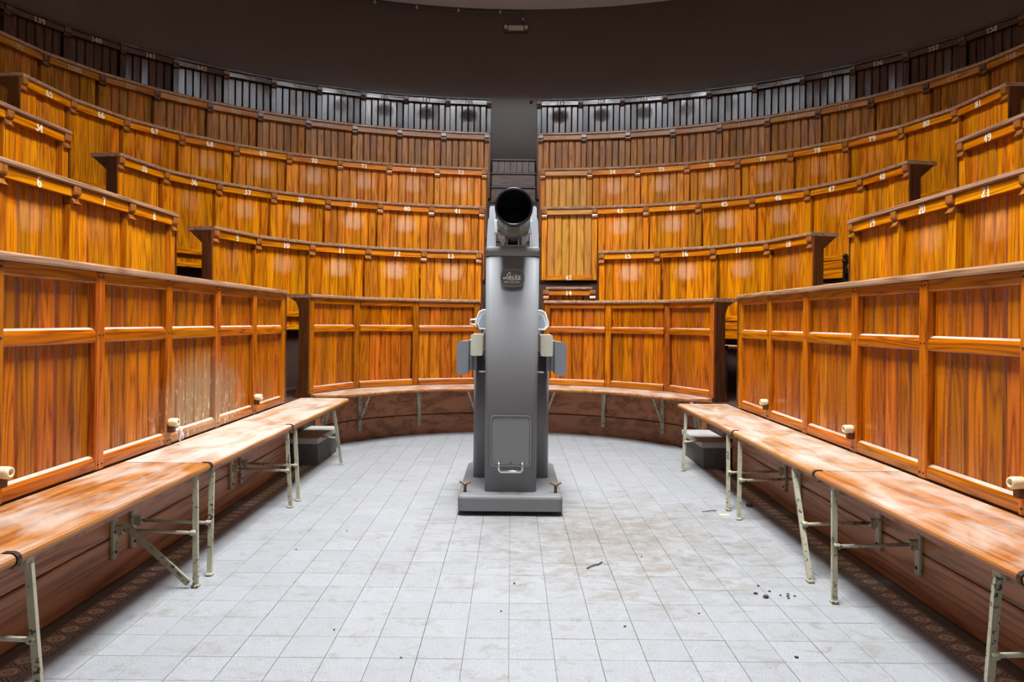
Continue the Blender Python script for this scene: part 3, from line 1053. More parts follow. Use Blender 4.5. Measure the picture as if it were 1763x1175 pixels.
def bench_seat_mesh(y0, y1, front, back, zt=SEAT_Z, th=0.034, name='seat'):
    """a straight plank with a rounded front nosing; front/back are x positions"""
    sg = 1 if back > front else -1
    r = th / 2
    prof = [(back, zt - th), (back, zt)]
    nose = []
    for k in range(7):
        a = pi / 2 + pi * k / 6
        nose.append((front + sg * r + sg * r * cos(a), zt - r + r * sin(a)))
    prof += nose
    if sg < 0: prof = prof[::-1]
    return MB().prism(prof, 'y', y0, y1, smooth=False)


def straight_bench(sd, y0, y1, legs, label, dusty, brace=False, strap=True):
    root = empty('bench', (sd * 1.45, (y0 + y1) / 2, 0))
    tag(root, label, 'bench', 'straight plank benches along the sides')
    inv = Matrix.Translation((-sd * 1.45, -(y0 + y1) / 2, 0))
    s_ = bench_seat_mesh(y0 + 0.003, y1 - 0.003, sd * 1.305, sd * 1.688).build('seat', M['bench'], root, inv)
    s_.color = (0, dusty, 0, 1)
    MB().box((min(sd * 1.335, sd * 1.37), y0 + 0.03, SEAT_Z - 0.052), (max(sd * 1.335, sd * 1.37), y1 - 0.03, SEAT_Z - 0.034)).build('seat_batten', M['kick'], root, inv)
    if strap:
        # dark end strap wrapped around the nosing at the joint
        mbs = bench_seat_mesh(y0 + 0.0, y0 + 0.016, sd * 1.302, sd * 1.345, SEAT_Z + 0.0025, 0.039)
        mbs.build('end_strap', M['strap'], root, inv)
    for yf, yt in legs:
        mbl = MB()
        xf, xt = sd * 1.285, sd * 1.322
        mbl.bar((xf, yf, 0.004), (xt, yt, SEAT_Z - 0.05), 0.021, 0.013, (1, 0, 0))
        mbl.box((xf - 0.014, yf - 0.016, 0.0), (xf + 0.014, yf + 0.016, 0.012), 0.003)
        mbl.box((min(xt, xt + sd * 0.045) - 0.004, yt - 0.016, SEAT_Z - 0.062), (max(xt, xt + sd * 0.045) + 0.004, yt + 0.016, SEAT_Z - 0.034))
        mbl.build('leg', M['leg'], root, inv)
        ym = yf + (yt - yf) * 0.45
        at_step = 5.10 < yf < 5.9
        xm = xf + (xt - xf) * 0.45
        rd = MB().tube([(xm, ym, 0.212), (sd * (1.43 if at_step else 1.60), ym, 0.222)], 0.0075, 8)
        rd.lathe([(0.012, -0.012), (0.014, 0), (0.012, 0.012)], (xm + sd * 0.008, ym, 0.212), (1, 0, 0), 8)
        rd.build('tie_rod', M['leg'], root, inv)
        if at_step: continue
        pl = MB().box((min(sd * 1.632, sd * 1.648), ym - 0.017, 0.10), (max(sd * 1.632, sd * 1.648), ym + 0.017, 0.40), 0.003)
        pl.box((min(sd * 1.60, sd * 1.64), ym - 0.012, 0.205), (max(sd * 1.60, sd * 1.64), ym + 0.012, 0.24))
        po = pl.build('wall_plate', M['leg'], root, inv)
        for zz in (0.13, 0.30, 0.36):
            MB().lathe([(0.007, 0), (0.006, 0.004), (0.0001, 0.005)], (sd * 1.632, ym, zz), (-sd, 0, 0), 8).build('screw_head', M['strap'], po, inv.inverted() @ inv)
    if brace:
        yf = legs[0][0]
        MB().bar((sd * 1.60, yf + 0.03, 0.25), (sd * 1.31, yf - 0.01, 0.02), 0.028, 0.010).build('loose_brace', M['leg'], root, inv)
    return root


straight_bench(-1, 4.13, 5.56, [(4.19, 4.23), (5.25, 5.15)], 'whitish dusty straight bench running out beside the stone step below seat nine', 0.80)
straight_bench(-1, 3.01, 4.13, [(2.96, 3.06), (4.04, 4.08)], 'grey dusty straight bench below the peeling patch', 0.85)
straight_bench(-1, 1.83, 3.01, [(2.83, 2.90), (1.90, 1.90)], 'orange straight bench with white scuffs and a loose diagonal brace', 0.30, True)
straight_bench(-1, 0.62, 1.83, [(1.72, 1.74), (0.75, 0.75)], 'orange straight bench at the open end of the peeling desk', 0.3, strap=False)
straight_bench(1, 4.07, 5.42, [(4.07, 4.20), (5.15, 5.22)], 'pinkish worn straight bench reaching the stone step below seat eighteen', 0.62)
straight_bench(1, 2.97, 4.07, [(2.95, 3.22), (3.88, 3.98)], 'worn straight bench above the black valve wheel', 0.60)
straight_bench(1, 1.76, 2.97, [(2.73, 2.82), (1.86, 1.87)], 'scuffed orange straight bench past the black valve wheel', 0.42)
straight_bench(1, 0.60, 1.76, [(1.66, 1.68), (0.75, 0.75)], 'orange straight bench at the open end of the glossy desk', 0.35, strap=False)


def curved_bench(sd, label):
    pts = half_path(RAD[1], 5.0, 200); s = arc_table(pts)
    s0 = s_where(pts, s, lambda p: p[0] >= 0.30)
    s1 = s_where(pts, s, lambda p: p[1] <= 5.80)
    mid = at_s(pts, s, (s0 + s1) / 2)
    root = empty('curved_bench', (sd * mid[0], mid[1], 0))
    tag(root, label, 'bench', 'curved benches at the head of the floor')
    inv = Matrix.Translation((-sd * mid[0], -mid[1], 0))
    def nrm(x, y):
        a, b = x / RAD[1] ** 2, (y - YC) / (RAD[1] * ECC) ** 2
        l = hypot(a, b); return a / l, b / l
    th = 0.034
    nseg = 3
    for q in range(nseg):
        sa = s0 + (s1 - s0) * q / nseg + 0.002; sb = s0 + (s1 - s0) * (q + 1) / nseg - 0.002
        N_ = 10
        vs, fs = [], []
        for i in range(N_ + 1):
            ss = sa + (sb - sa) * i / N_
            x, y = at_s(pts, s, min(ss, s1 - 1e-4))
            nx, ny = nrm(x, y)
            left = (s1 - ss) / 0.62
            wd = 0.36 if left >= 1 else max(0.012, 0.36 * sqrt(max(0.0, 1 - (1 - left) ** 2)))
            r = th / 2
            ring = [(0.012, SEAT_Z - th), (0.012, SEAT_Z)]
            for k in range(7):
                a = pi / 2 + pi * k / 6
                ring.append((-wd + r + r * cos(a), SEAT_Z - r + r * sin(a)))
            for d, z in ring:
                vs.append((sd * (x + nx * d), y + ny * d, z))
        m = 9
        for i in range(N_):
            for k in range(m):
                l = (k + 1) % m
                fs.append((i * m + k, i * m + l, (i + 1) * m + l, (i + 1) * m + k))
        fs += [tuple(range(m)), tuple(N_ * m + k for k in range(m))]
        o = MB().add(vs, fs).build('seat', M['bench_x'], root, inv)
        o.color = (0, 0.62, 0, 1)
    # iron brackets: post on the kick boards, slanting strut to the front of the seat
    for ss in [s0 + 0.06] + [s0 + (s1 - s0) * q / 3 for q in (1, 2)] + [s1 - 0.16]:
        x, y = at_s(pts, s, ss)
        nx, ny = nrm(x, y)
        tx, ty = -ny, nx
        P = lambda d, t, z: (sd * (x + nx * d + tx * t), y + ny * d + ty * t, z)
        end = ss > s1 - 0.3
        br = MB()
        br.bar(P(-0.038, 0, 0.10), P(-0.038, 0, SEAT_Z - 0.035), 0.034, 0.014, (sd * nx, ny, 0))
        post = br
        b = MB()
        vs = []
        for z in (0.085, SEAT_Z - 0.034):
            for d, t in ((-0.046, -0.018), (-0.031, -0.018), (-0.031, 0.018), (-0.046, 0.018)):
                vs.append(P(d, t, z))
        b.add(vs, [(0, 1, 2, 3), (4, 5, 6, 7), (0, 1, 5, 4), (1, 2, 6, 5), (2, 3, 7, 6), (3, 0, 4, 7)])
        po = b.build('bracket_post', M['leg'], root, inv)
        reach = 0.30 if not end else 0.16
        MB().bar(P(-0.05, 0.0, 0.19), P(-reach, -0.10, SEAT_Z - 0.045), 0.018, 0.012, (tx * sd, ty, 0)).build('bracket_strut', M['leg'], po)
        MB().box((-0.012, -0.012, -0.014), (0.012, 0.012, 0.0)).build('strut_foot', M['leg'], po, Matrix.Translation(P(-reach, -0.10, SEAT_Z - 0.034)))
        for zz in (0.12, 0.25, 0.33):
            c = P(-0.046, 0, zz)
            MB().lathe([(0.006, 0), (0.005, 0.003), (0.0001, 0.004)], c, (-sd * nx, -ny, 0), 8).build('screw_head', M['strap'], po)
    return root


curved_bench(-1, 'curved wooden bench on iron brackets in front of the desk below seats nine to thirteen')
curved_bench(1, 'curved wooden bench on iron brackets in front of the desk below seats fifteen to eighteen')

# ================================================================== folding seats glimpsed through the aisles
def folding_seat(row, p, q, label):
    Fm, L = frame_of(p, q)
    Z = TOP[row]
    root = empty('folding_seat', (0, 0, 0))
    Wm = Fm @ Matrix.Translation((L / 2, 0, 0))
    root.matrix_world = Wm @ Matrix.Translation((0, 0, FLOOR[row - 1] + 0.0))
    dz = -FLOOR[row - 1]
    tag(root, label, 'seat', 'folding seats behind the desks')
    hw = 0.150
    zs = Z - 1.0 + dz
    I = Matrix.Identity(4)
    for a, b in ((Z - 0.855 + dz, Z - 0.770 + dz), (Z - 0.94 + dz, Z - 0.875 + dz)):
        pass
    MB().box((-hw, -0.012, Z - 0.82 + dz), (hw, 0.010, Z - 0.755 + dz), 0.003).build('back_slat', M['amber_x'], root, I)
    MB().box((-hw, -0.012, Z - 0.915 + dz), (hw, 0.010, Z - 0.835 + dz), 0.003).build('back_slat', M['amber_x'], root, I)
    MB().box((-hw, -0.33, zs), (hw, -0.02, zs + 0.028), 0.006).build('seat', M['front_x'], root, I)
    MB().box((-hw, -0.342, zs - 0.004), (hw, -0.331, zs + 0.032), 0.002).build('seat_edge', M['iron'], root, I)
    for sgn in (-1, 1):
        x = sgn * (hw + 0.014)
        m_ = MB()
        m_.box((x - 0.012, -0.028, zs - 0.10), (x + 0.012, 0.012, Z - 0.72 + dz), 0.003)
        m_.lathe([(0.0001, -0.013), (0.022, -0.012), (0.024, 0), (0.022, 0.012), (0.0001, 0.013)], (x, -0.008, Z - 0.715 + dz), (1, 0, 0), 12)
        m_.lathe([(0.0001, -0.013), (0.018, -0.012), (0.02, 0), (0.018, 0.012), (0.0001, 0.013)], (x, -0.018, Z - 0.765 + dz), (1, 0, 0), 12)
        m_.bar((x, -0.015, zs - 0.09), (x, -0.26, zs - 0.008), 0.022, 0.018, (1, 0, 0))
        m_.build('iron_bracket', M['iron'], root, I)
    return root


for row, pp, nums in ((2, p2, [14, 15, 16, 17, 18]), (3, p3, [42, 43, 44, 45, 46, 47, 48])):
    for i in range(len(pp) - 3, len(pp) - 1):
        folding_seat(row, pp[i], pp[i + 1], 'folding seat with black iron brackets below number %s' % {17: 'seventeen', 18: 'eighteen', 47: 'forty-seven', 48: 'forty-eight'}[nums[i]])
folding_seat(2, p2[2], p2[3], 'folding seat with black iron brackets below number sixteen')

# ================================================================== epidiascope projector
pr = empty('projector', (0.0, 4.0, 0.0))
tag(pr, 'tall grey lecture projector with a wide black lens on a column', 'projector')
bz = MB().prism(rounded(-0.29, -0.07, 0.29, 0.86, 0.03), 'z', 0.028, 0.113)
base = MB()
# base slab with a soft upper edge
rr = []
for ins, z in ((0.0, 0.028), (0.0, 0.098), (0.004, 0.108), (0.014, 0.113)):
    rr.append([(x, y, z) for x, y in rounded(-0.298 + ins, -0.095 + ins, 0.298 - ins, 0.86 - ins, 0.03 - ins * 0.4)])
nn = len(rr[0])
vs = [p for r in rr for p in r]
fs = []
for i in range(3):
    for k in range(nn):
        l = (k + 1) % nn
        fs.append((i * nn + k, i * nn + l, (i + 1) * nn + l, (i + 1) * nn + k))
fs += [tuple(range(nn))[::-1], tuple(3 * nn + k for k in range(nn))]
base.add(vs, fs).build('base', M['grey'], pr)
MB().box((-0.275, -0.05, 0.010), (0.275, 0.84, 0.029)).build('base_underframe', M['rubber'], pr)
for x in (-0.25, -0.18, 0.18, 0.25):
    for y in (0.0, 0.78):
        if abs(x) == 0.25 or y == 0.0:
            MB().lathe([(0.0001, 0), (0.018, 0), (0.018, 0.028), (0.0001, 0.028)], (x, y, 0.0), (0, 0, 1), 12).build('foot', M['rust'], pr)


def loft_box(levels, mat, name, parent):
    """levels: (z, x0, x1, y0, y1, r)"""
    rr = [[(x, y, z) for x, y in rounded(x0, y0, x1, y1, r, 5)] for z, x0, x1, y0, y1, r in levels]
    nn = len(rr[0]); vs = [p for r in rr for p in r]; fs = []
    for i in range(len(rr) - 1):
        for k in range(nn):
            l = (k + 1) % nn
            fs.append((i * nn + k, i * nn + l, (i + 1) * nn + l, (i + 1) * nn + k))
    fs += [tuple(range(nn))[::-1], tuple((len(rr) - 1) * nn + k for k in range(nn))]
    m_ = MB(); m_.add(vs, fs[:-2], True); m_.add(vs[:nn], [tuple(range(nn))[::-1]]); m_.add(vs[-nn:], [tuple(range(nn))])
    return m_.build(name, mat, parent)


column = loft_box([(0.113, -0.150, 0.150, 0.005, 0.34, 0.026), (1.48, -0.155, 0.155, 0.0, 0.34, 0.026)], M['grey'], 'column', pr)
loft_box([(1.482, -0.157, 0.157, -0.002, 0.345, 0.026), (1.53, -0.157, 0.157, -0.002, 0.345, 0.026), (1.537, -0.152, 0.152, 0.004, 0.34, 0.022)], M['grey'], 'column_cap', pr)
loft_box([(0.113, -0.238, 0.238, 0.37, 0.80, 0.03), (0.80, -0.238, 0.238, 0.37, 0.80, 0.03)], M['greyd'], 'lamp_housing', pr)
# service door: rim groove and panel
door = MB()
o_ = rounded(-0.118, 0.262, 0.118, 0.560, 0.022, 5); i_ = rounded(-0.110, 0.270, 0.110, 0.552, 0.016, 5)
yd = 0.002
nn = len(o_)
vs = [(x, -0.0035, z) for x, z in o_] + [(x, -0.0035, z) for x, z in i_] + [(x, 0.006, z) for x, z in o_] + [(x, 0.006, z) for x, z in i_]
fs = []
for k in range(nn):
    l = (k + 1) % nn
    fs += [(k, l, nn + l, nn + k), (k, 2 * nn + k, 2 * nn + l, l), (nn + k, nn + l, 3 * nn + l, 3 * nn + k)]
door.add(vs, fs).build('door_rim', M['grey'], column)
dr = MB().prism(rounded(-0.107, 0.273, 0.107, 0.549, 0.014, 5), 'y', 0.0005, 0.006)
dro = dr.build('service_door', M['grey'], column)
hd = MB()
hpts = [(-0.068, 0.004, 0.287), (-0.068, -0.030, 0.287), (-0.068, -0.040, 0.280), (-0.066, -0.043, 0.252), (-0.058, -0.043, 0.240), (0.058, -0.043, 0.240), (0.066, -0.043, 0.252), (0.068, -0.040, 0.280), (0.068, -0.030, 0.287), (0.068, 0.004, 0.287)]
hd.tube(hpts, 0.0085, 10)
hd.build('door_handle', M['chrome'], column)['label'] = 'chrome pull handle'
MB().lathe([(0.0045, 0), (0.0045, 0.003), (0.0001, 0.003)], (0, 0.001, 0.285), (0, -1, 0), 10).build('key_hole', M['black'], column)
# name plate, barrel shaped, with script lettering
pp_ = []
for k in range(13):
    t = k / 12; pp_.append((-0.058 + 0.116 * t, 1.316 - 0.010 * sin(pi * t)))
for k in range(7):
    t = k / 6; pp_.append((0.058 + 0.008 * sin(pi * t), 1.316 + 0.078 * t))
for k in range(13):
    t = k / 12; pp_.append((0.058 - 0.116 * t, 1.394 + 0.010 * sin(pi * t)))
for k in range(1, 6):
    t = k / 6; pp_.append((-0.058 - 0.008 * sin(pi * t), 1.394 - 0.078 * t))
plate = MB().prism(pp_, 'y', -0.007, 0.004).build('name_plate', M['plate'], column)
pr2 = [(x * 1.07, 1.355 + (z - 1.355) * 1.10) for x, z in pp_]
nn = len(pp_)
m_ = MB()
vs = [(x, -0.0085, z) for x, z in pr2] + [(x, -0.0085, z) for x, z in pp_] + [(x, 0.003, z) for x, z in pr2] + [(x, -0.006, z) for x, z in pp_]
fs = []
for k in range(nn):
    l = (k + 1) % nn
    fs += [(k, l, nn + l, nn + k), (k, 2 * nn + k, 2 * nn + l, l), (nn + k, nn + l, 3 * nn + l, 3 * nn + k)]
m_.add(vs, fs).build('plate_rim', M['grey'], plate)


def spline(ps, n=8):
    out = []
    for i in range(len(ps) - 1):
        p0 = ps[max(i - 1, 0)]; p1 = ps[i]; p2_ = ps[i + 1]; p3_ = ps[min(i + 2, len(ps) - 1)]
        for k in range(n):
            t = k / n
            out.append(tuple(0.5 * (2 * b + (c - a) * t + (2 * a - 5 * b + 4 * c - d) * t * t + (3 * b - a - 3 * c + d) * t ** 3)
                             for a, b, c, d in zip(p0, p1, p2_, p3_)))
    out.append(ps[-1])
    return out


# lettering drawn in plate pixels of the photograph's close view: (x, y) around the plate's middle
scr = MB()
def sp(p): return ((p[0] - 835) / 26.1 * 0.003364, -0.0078, 1.1 + (554.65 - 455 - p[1] / 26.1) * 0.003364)
STROKES = [
    ([(735, 470), (730, 400), (690, 375), (640, 430), (600, 520), (565, 610), (520, 655), (460, 665), (430, 640), (470, 615), (540, 625), (640, 670), (760, 700), (900, 705), (1040, 695), (1195, 678)], 24, 34),
    ([(655, 600), (720, 585), (770, 555), (740, 525), (690, 545), (660, 600), (690, 640), (750, 632), (800, 600)], 20, 34),
    ([(855, 540), (825, 620), (850, 645), (900, 615)], 22, 40),
    ([(1020, 475), (975, 590), (970, 640), (1010, 642), (1050, 610)], 22, 42),
    ([(930, 545), (1060, 540)], 20, 20),
    ([(1080, 550), (1170, 530), (1165, 560), (1095, 640), (1180, 645), (1205, 620)], 24, 36),
]
for st, a, b in STROKES:
    ribbon(scr, spline(st), a, b, sp)
ribbon(scr, [(892, 472), (882, 496)], 30, 34, sp)
LET = {'W': [[(0, 1), (.25, 0), (.5, .8), (.75, 0), (1, 1)]], 'E': [[(.8, 1), (.1, 1), (.1, 0), (.8, 0)], [(.1, .5), (.7, .5)]],
       'T': [[(0, 1), (.9, 1)], [(.45, 1), (.45, 0)]], 'Z': [[(.1, 1), (.85, 1), (.1, 0), (.85, 0)]], 'L': [[(.1, 1), (.1, 0), (.75, 0)]],
       'A': [[(0, 0), (.42, 1), (.85, 0)], [(.15, .35), (.7, .35)]], 'R': [[(.1, 0), (.1, 1), (.6, 1), (.75, .75), (.6, .52), (.1, .52)], [(.45, .52), (.8, 0)]]}
for i, ch in enumerate('WETZLAR'):
    for st in LET[ch]:
        for a, b in zip(st, st[1:]):
            ribbon(scr, [(490 + 98 * i + 66 * a[0], 840 - 66 * a[1]), (490 + 98 * i + 66 * b[0], 840 - 66 * b[1])], 13, 13, sp)
me = bpy.data.meshes.new('lettering'); me.from_pydata([(x, y, z) for x, y, z in scr.v], [], scr.f); me.materials.append(M['script'])
put('lettering', me, plate)
# fork ears that carry the lens
for sgn in (-1, 1):
    e = MB().prism([(sgn * x, z) for x, z in [(0.100, 1.537), (0.152, 1.537), (0.151, 1.60), (0.146, 1.69), (0.142, 1.706), (0.128, 1.712), (0.112, 1.706), (0.109, 1.69), (0.108, 1.58), (0.104, 1.555)]][::sgn], 'y', 0.03, 0.11)
    eo = e.build('fork_ear', M['ear'], pr)
    MB().prism([(sgn * x, z) for x, z in [(0.105, 1.537), (0.150, 1.537), (0.145, 1.80), (0.138, 1.812), (0.112, 1.812), (0.108, 1.80)]][::sgn], 'y', 0.24, 0.31).build('fork_ear', M['ear'], pr)
    MB().box((min(sgn * 0.088, sgn * 0.112), 0.05, 1.62), (max(sgn * 0.088, sgn * 0.112), 0.09, 1.70), 0.004).build('pivot_block', M['white'], eo)
# lens barrel: rings lofted from the mount up to the opening that faces the room
fc = Vector((0.004, -0.125, 1.750)); bc = Vector((0.004, 0.22, 1.618))
def ring(c, r, elev, n=40):
    # plane whose normal points towards the camera raised by elev
    nrm_ = Vector((0, -cos(elev), sin(elev)))
    a = Vector((1, 0, 0)); b = nrm_.cross(a)
    return [c + a * (r * cos(2 * pi * k / n)) + b * (r * sin(2 * pi * k / n)) for k in range(n)]
def tube_loft(rows, name, mat, parent, n=40):
    vs, fs = [], []
    for t, r in rows:
        c = bc.lerp(fc, t)
        el = radians(24 - 24 * min(1, max(0, t)))
        vs += ring(c, r, el, n)
    for i in range(len(rows) - 1):
        for k in range(n):
            l = (k + 1) % n
            fs.append((i * n + k, i * n + l, (i + 1) * n + l, (i + 1) * n + k))
    return MB().add(vs, fs, True).build(name, mat, parent)
lens = tube_loft([(0.0, 0.0005), (0.0, 0.080), (0.05, 0.092), (0.30, 0.094), (0.34, 0.098), (0.60, 0.098), (0.63, 0.093), (0.70, 0.093), (0.74, 0.098), (0.95, 0.099)], 'lens_barrel', M['barrel'], pr)
tube_loft([(0.90, 0.101), (0.955, 0.108), (0.99, 0.108), (1.0, 0.105), (1.0, 0.099), (0.98, 0.096), (0.95, 0.0955)], 'lens_rim', M['black'], lens)
tube_loft([(0.96, 0.0955), (0.5, 0.089), (0.30, 0.086), (0.30, 0.070), (0.27, 0.069), (0.25, 0.062)], 'lens_tube_inside', M['black'], lens)
gl = tube_loft([(0.22, 0.064), (0.26, 0.050), (0.28, 0.030), (0.285, 0.0005)], 'lens_glass', M['black'], lens)
cr = MB()
for sgn in (-1, 1):
    cr.box((sgn * 0.034 - 0.004, 0.03, 1.537), (sgn * 0.034 + 0.004, 0.20, 1.585))
cr.box((-0.07, 0.05, 1.537), (0.07, 0.28, 1.553))
cr.build('lens_cradle', M['barrel'], pr)
# side gear: bellows, beige arms, shutter plates and white trays
for sgn in (-1, 1):
    X = lambda a, b: (min(sgn * a, sgn * b), max(sgn * a, sgn * b))
    x0, x1 = X(0.155, 0.212)
    bl = MB()
    for k in range(8):
        z = 0.80 + k * 0.0125
        bl.box((x0, 0.20, z), (x1, 0.36, z + 0.008), 0.002)
    bl.box((x0 + 0.004, 0.204, 0.80), (x1 - 0.004, 0.356, 0.902))
    bl.build('bellows', M['rubber'], pr)
    x0, x1 = X(0.205, 0.236)
    MB().box((x0, 0.22, 0.80), (x1, 0.37, 0.90), 0.004).build('side_support', M['greyd'], pr)
    x0, x1 = X(0.175, 0.246)
    MB().prism(rounded(x0, 0.895, x1, 1.025, 0.010, 3), 'y', 0.14, 0.36).build('arm_block', M['beige'], pr)
    x0, x1 = X(0.236, 0.262)
    MB().box((x0, 0.25, 0.80), (x1, 0.33, 0.99), 0.004).build('plate_arm', M['greyd'], pr)
    x0, x1 = X(0.262, 0.335)
    poly = [(0.262, 0.785), (0.30, 0.775), (0.318, 0.775), (0.335, 0.795), (0.335, 0.955), (0.325, 0.975), (0.305, 0.982), (0.262, 0.982)]
    MB().prism([(sgn * a, b) for a, b in poly][::sgn], 'y', 0.20, 0.33).build('shutter_plate', M['greyd'], pr)
    # tray: white frame with a glass field, tilted back
    fr_o = [(0.10, 1.055), (0.205, 1.055), (0.228, 1.075), (0.226, 1.100), (0.205, 1.160), (0.185, 1.172), (0.10, 1.178)]
    fr_i = [(0.11, 1.066), (0.196, 1.066), (0.208, 1.082), (0.206, 1.098), (0.190, 1.138), (0.178, 1.146), (0.11, 1.150)]
    tr = MB().prism([(sgn * a, b) for a, b in fr_o][::sgn], 'y', 0.33, 0.35)
    to = tr.build('slide_tray', M['white'], pr, Matrix.Identity(4))
    MB().prism([(sgn * a, b) for a, b in fr_i][::sgn], 'y', 0.324, 0.332).build('tray_glass', M['glass'], to)
    MB().tube([(sgn * a, 0.327, b) for a, b in fr_o], 0.0055, 8).build('tray_rim', M['white'], to)
    MB().bar((sgn * 0.18, 0.33, 1.02), (sgn * 0.16, 0.34, 1.06), 0.012, 0.012).build('tray_stay', M['chrome'], to)
MB().tube([(-0.222, 0.33, 1.115), (-0.258, 0.33, 1.112), (-0.262, 0.33, 1.085), (-0.222, 0.33, 1.080)], 0.0055, 8).build('tray_handle', M['white'], pr)
MB().bar((-0.225, 0.33, 1.085), (-0.19, 0.30, 1.02), 0.008, 0.008).build('tray_stay', M['rust'], pr)
# levelling bolts with wing handles
for sgn in (-1, 1):
    wb = MB()
    wb.lathe([(0.0001, 0), (0.009, 0), (0.009, 0.04), (0.014, 0.042), (0.014, 0.052), (0.0001, 0.054)], (sgn * 0.262, 0.0, 0.112), (0, 0, 1), 12)
    wb.tube([(sgn * 0.262 - 0.032, 0, 0.172), (sgn * 0.262 - 0.012, 0, 0.164), (sgn * 0.262, 0, 0.162), (sgn * 0.262 + 0.012, 0, 0.164), (sgn * 0.262 + 0.032, 0, 0.172)], [0.007, 0.006, 0.008, 0.006, 0.007], 8)
    wb.build('wing_bolt', M['rust'], pr)

# ================================================================== small fixed things
def peg(sd, y, label):
    x = sd * (RAD[1] + 0.018)
    o = empty('peg', (x, y, 0.585))
    tag(o, label, 'peg', 'cream porcelain pegs on the side desks')
    b = MB().lathe([(0.0001, 0), (0.017, 0), (0.021, 0.008), (0.021, 0.040), (0.018, 0.048), (0.0115, 0.049), (0.0105, 0.046), (0.0100, 0.012), (0.0001, 0.012)], (0, 0, 0), (-sd, 0, 0), 20)
    b.build('peg_body', M['cream'], o)
    MB().box((min(0, -sd * 0.03), -0.014, -0.05), (max(0, -sd * 0.03), 0.014, -0.018), 0.004).build('peg_bracket', M['cheek'], o)
    return o


for i, t in ((1, 'cream porcelain peg next to the aisle end of the peeling desk'), (3, 'cream porcelain peg with a white rag strip in the peeling patch'), (5, 'cream porcelain peg on the clean stile of the peeling desk')):
    peg(-1, 5.145 - 0.573 * i, t)
for i, t in ((1, 'cream porcelain peg next to the aisle end of the glossy desk'), (3, 'middle cream porcelain peg of the glossy desk'), (5, 'cream porcelain peg of the glossy desk furthest from the aisle')):
    peg(1, 5.145 - 0.573 * i, t)
rg_ = MB()
yr = 5.145 - 0.573 * 3
rg_.tube([(-1.640, yr - 0.004, 0.566), (-1.637, yr, 0.54), (-1.643, yr + 0.004, 0.515), (-1.638, yr - 0.006, 0.495)], [0.006, 0.008, 0.006, 0.005], 6)
rg_.tube([(-1.638, yr + 0.002, 0.545), (-1.632, yr + 0.012, 0.52), (-1.636, yr + 0.016, 0.50)], [0.005, 0.006, 0.003], 6)
tag(rg_.build('rag_strip', M['white']), 'twisted white rag strip hanging under a porcelain peg', 'rag')

# wall lamp, conduit and hook above the stair
LY = 9.645
lm = empty('wall_lamp', (0.02, LY - 0.06, 5.17))
tag(lm, 'small oblong lamp on the dark wall below the ceiling', 'lamp')
MB().box((-0.165, 0.0, -0.035), (0.165, 0.045, 0.05), 0.006).build('lamp_back', M['conduit'], lm)
MB().box((-0.115, -0.035, -0.028), (0.105, 0.0, 0.042), 0.012).build('lamp_shade', M['lampbox'], lm)
for x in (-0.145, 0.135):
    MB().box((x - 0.022, -0.03, -0.005), (x + 0.022, 0.0, 0.042), 0.004).build('lamp_holder', M['beige'], lm)
cd = empty('conduit', (0.02, LY - 0.03, 5.40))
tag(cd, 'thin electric conduit running along the dark wall to the lamp', 'pipe')
cp = [(0.115, LY - 0.035, 5.225), (0.115, LY - 0.035, 5.37)]
run = half_path(WR - 0.03, 5, 200)
pts_c = [(-x, y, 5.415) for x, y in run if x < 2.7]
pipe = MB().tube([(0.115, LY - 0.035, 5.225), (0.115, LY - 0.035, 5.39), (0.105, LY - 0.035, 5.41), (0.08, LY - 0.033, 5.415)] + pts_c[1::4], 0.011, 8)
pipe.build('pipe', M['conduit'], cd, Matrix.Translation((-0.02, -(LY - 0.03), -5.40)))
for i, (x, y, z) in enumerate(pts_c[5::14]):
    MB().box((x - 0.012, y - 0.02, z - 0.018), (x + 0.012, y + 0.025, z + 0.018), 0.003).build('pipe_clip', M['beige'], cd, Matrix.Translation((-0.02, -(LY - 0.03), -5.40)))
MB().box((0.103, LY - 0.055, 5.30), (0.127, LY - 0.012, 5.33), 0.003).build('pipe_clip', M['beige'], cd, Matrix.Translation((-0.02, -(LY - 0.03), -5.40)))
hk = MB().lathe([(0.0001, 0.0), (0.022, 0), (0.022, 0.012), (0.01, 0.016), (0.008, 0.05), (0.016, 0.056), (0.0001, 0.06)], (0.235, LY - 0.005, 4.17), (0, -1, 0), 12)
tag(hk.build('wall_hook', M['rust']), 'small metal knob on the dark wall above the stair', 'hook')

# black valve wheel under the bench
vv = empty('valve', (1.60, 3.66, 0.335))
tag(vv, 'small round black valve wheel under the worn bench', 'valve')
MB().lathe([(0.0001, -0.034), (0.016, -0.032), (0.02, -0.01), (0.038, -0.006), (0.042, 0.0), (0.038, 0.008), (0.0001, 0.010)], (0, 0, 0), (1, 0, 0), 20).build('wheel', M['iron'], vv)
MB().box((0.008, -0.04, -0.06), (0.046, 0.04, 0.06), 0.006).build('valve_body', M['iron'], vv)

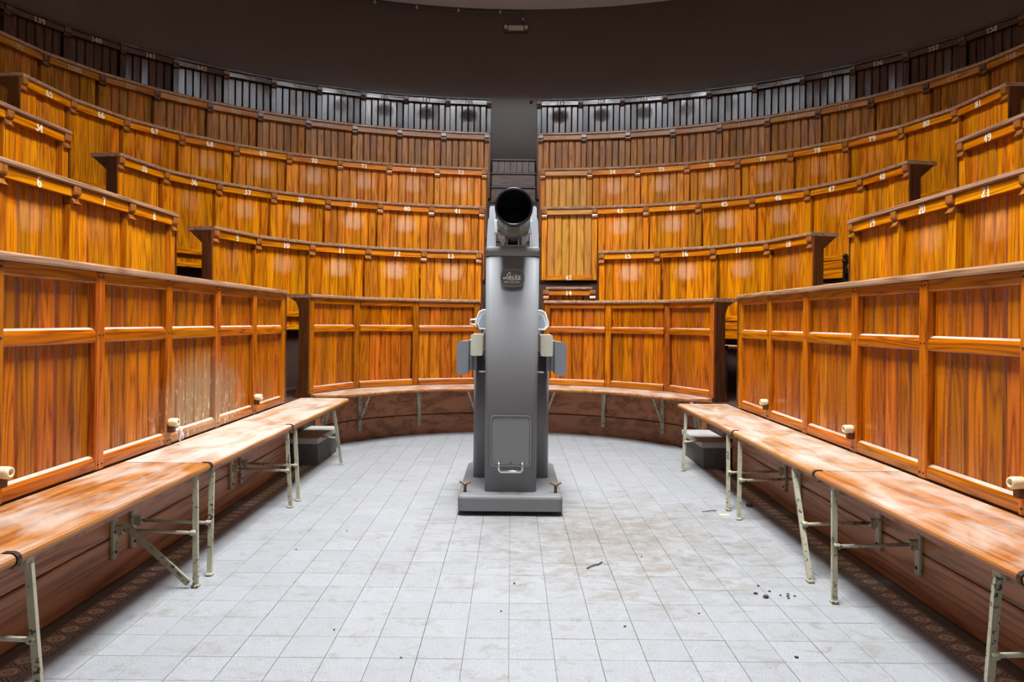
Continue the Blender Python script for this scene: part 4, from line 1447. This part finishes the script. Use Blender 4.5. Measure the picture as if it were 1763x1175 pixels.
# litter on the floor
def crumb(x, y, s, label, group, mat='debris', name='crumb'):
    bm = bmesh.new()
    bmesh.ops.create_icosphere(bm, subdivisions=1, radius=1)
    rnd = random.Random(int(x * 977 + y * 331))
    for v in bm.verts:
        v.co *= rnd.uniform(0.6, 1.15)
        v.co = Vector((v.co.x * s * 1.3, v.co.y * s, v.co.z * s * 0.55))
    zmin = min(v.co.z for v in bm.verts)
    for v in bm.verts: v.co.z -= zmin
    me = bpy.data.meshes.new(name); bm.to_mesh(me); bm.free()
    me.materials.append(M[mat])
    o = bpy.data.objects.new(name, me); o.location = (x, y, 0.0005)
    COL.objects.link(o)
    return tag(o, label, 'debris', group)


GC = 'dark crumbs scattered on the tiles near the bench'
for x, y, s in ((1.005, 2.815, .008), (1.03, 2.775, .011), (1.07, 2.84, .006), (1.10, 2.80, .005), (1.125, 2.79, .006), (1.135, 2.815, .005), (1.155, 2.795, .005), (1.12, 2.77, .006), (1.045, 2.90, .007)):
    crumb(x, y, s, 'tiny dark crumb on the tiles near the bench leg', GC)
for x, y, s in ((0.02, 2.9, .005), (-0.03, 2.62, .004), (-0.62, 2.45, .004), (0.42, 2.5, .005), (0.95, 2.28, .006), (-0.35, 2.25, .004), (0.72, 2.62, .004), (-1.02, 3.3, .005), (-0.85, 3.6, .004), (0.62, 3.25, .004)):
    crumb(x, y, s, 'tiny dark speck of dirt on open floor tiles', 'specks of dirt on the open floor')
tw = MB().tube([(0.345, 3.08, 0.004), (0.37, 3.11, 0.005), (0.40, 3.13, 0.005), (0.425, 3.165, 0.004)], [0.0025, 0.003, 0.003, 0.002], 6)
tag(tw.build('twig', M['debris']), 'thin dark twig lying on the pale tiles', 'twig')
crumb(1.445, 4.17, 0.022, 'dark crumpled leaf on the shaded floor under the bench', None, 'leaf', 'dry_leaf')
pa = MB().box((1.205, 3.965, 0.0006), (1.262, 3.992, 0.0016))
tag(pa.build('paper_scrap', M['paper']), 'yellowish paper scrap by a bench foot', 'paper')
tw2 = MB().tube([(1.12, 4.03, 0.003), (1.17, 4.05, 0.004), (1.215, 4.065, 0.003)], [0.002, 0.0025, 0.002], 6)
tag(tw2.build('twig', M['debris']), 'short dark twig beside the yellowish paper scrap', 'twig')
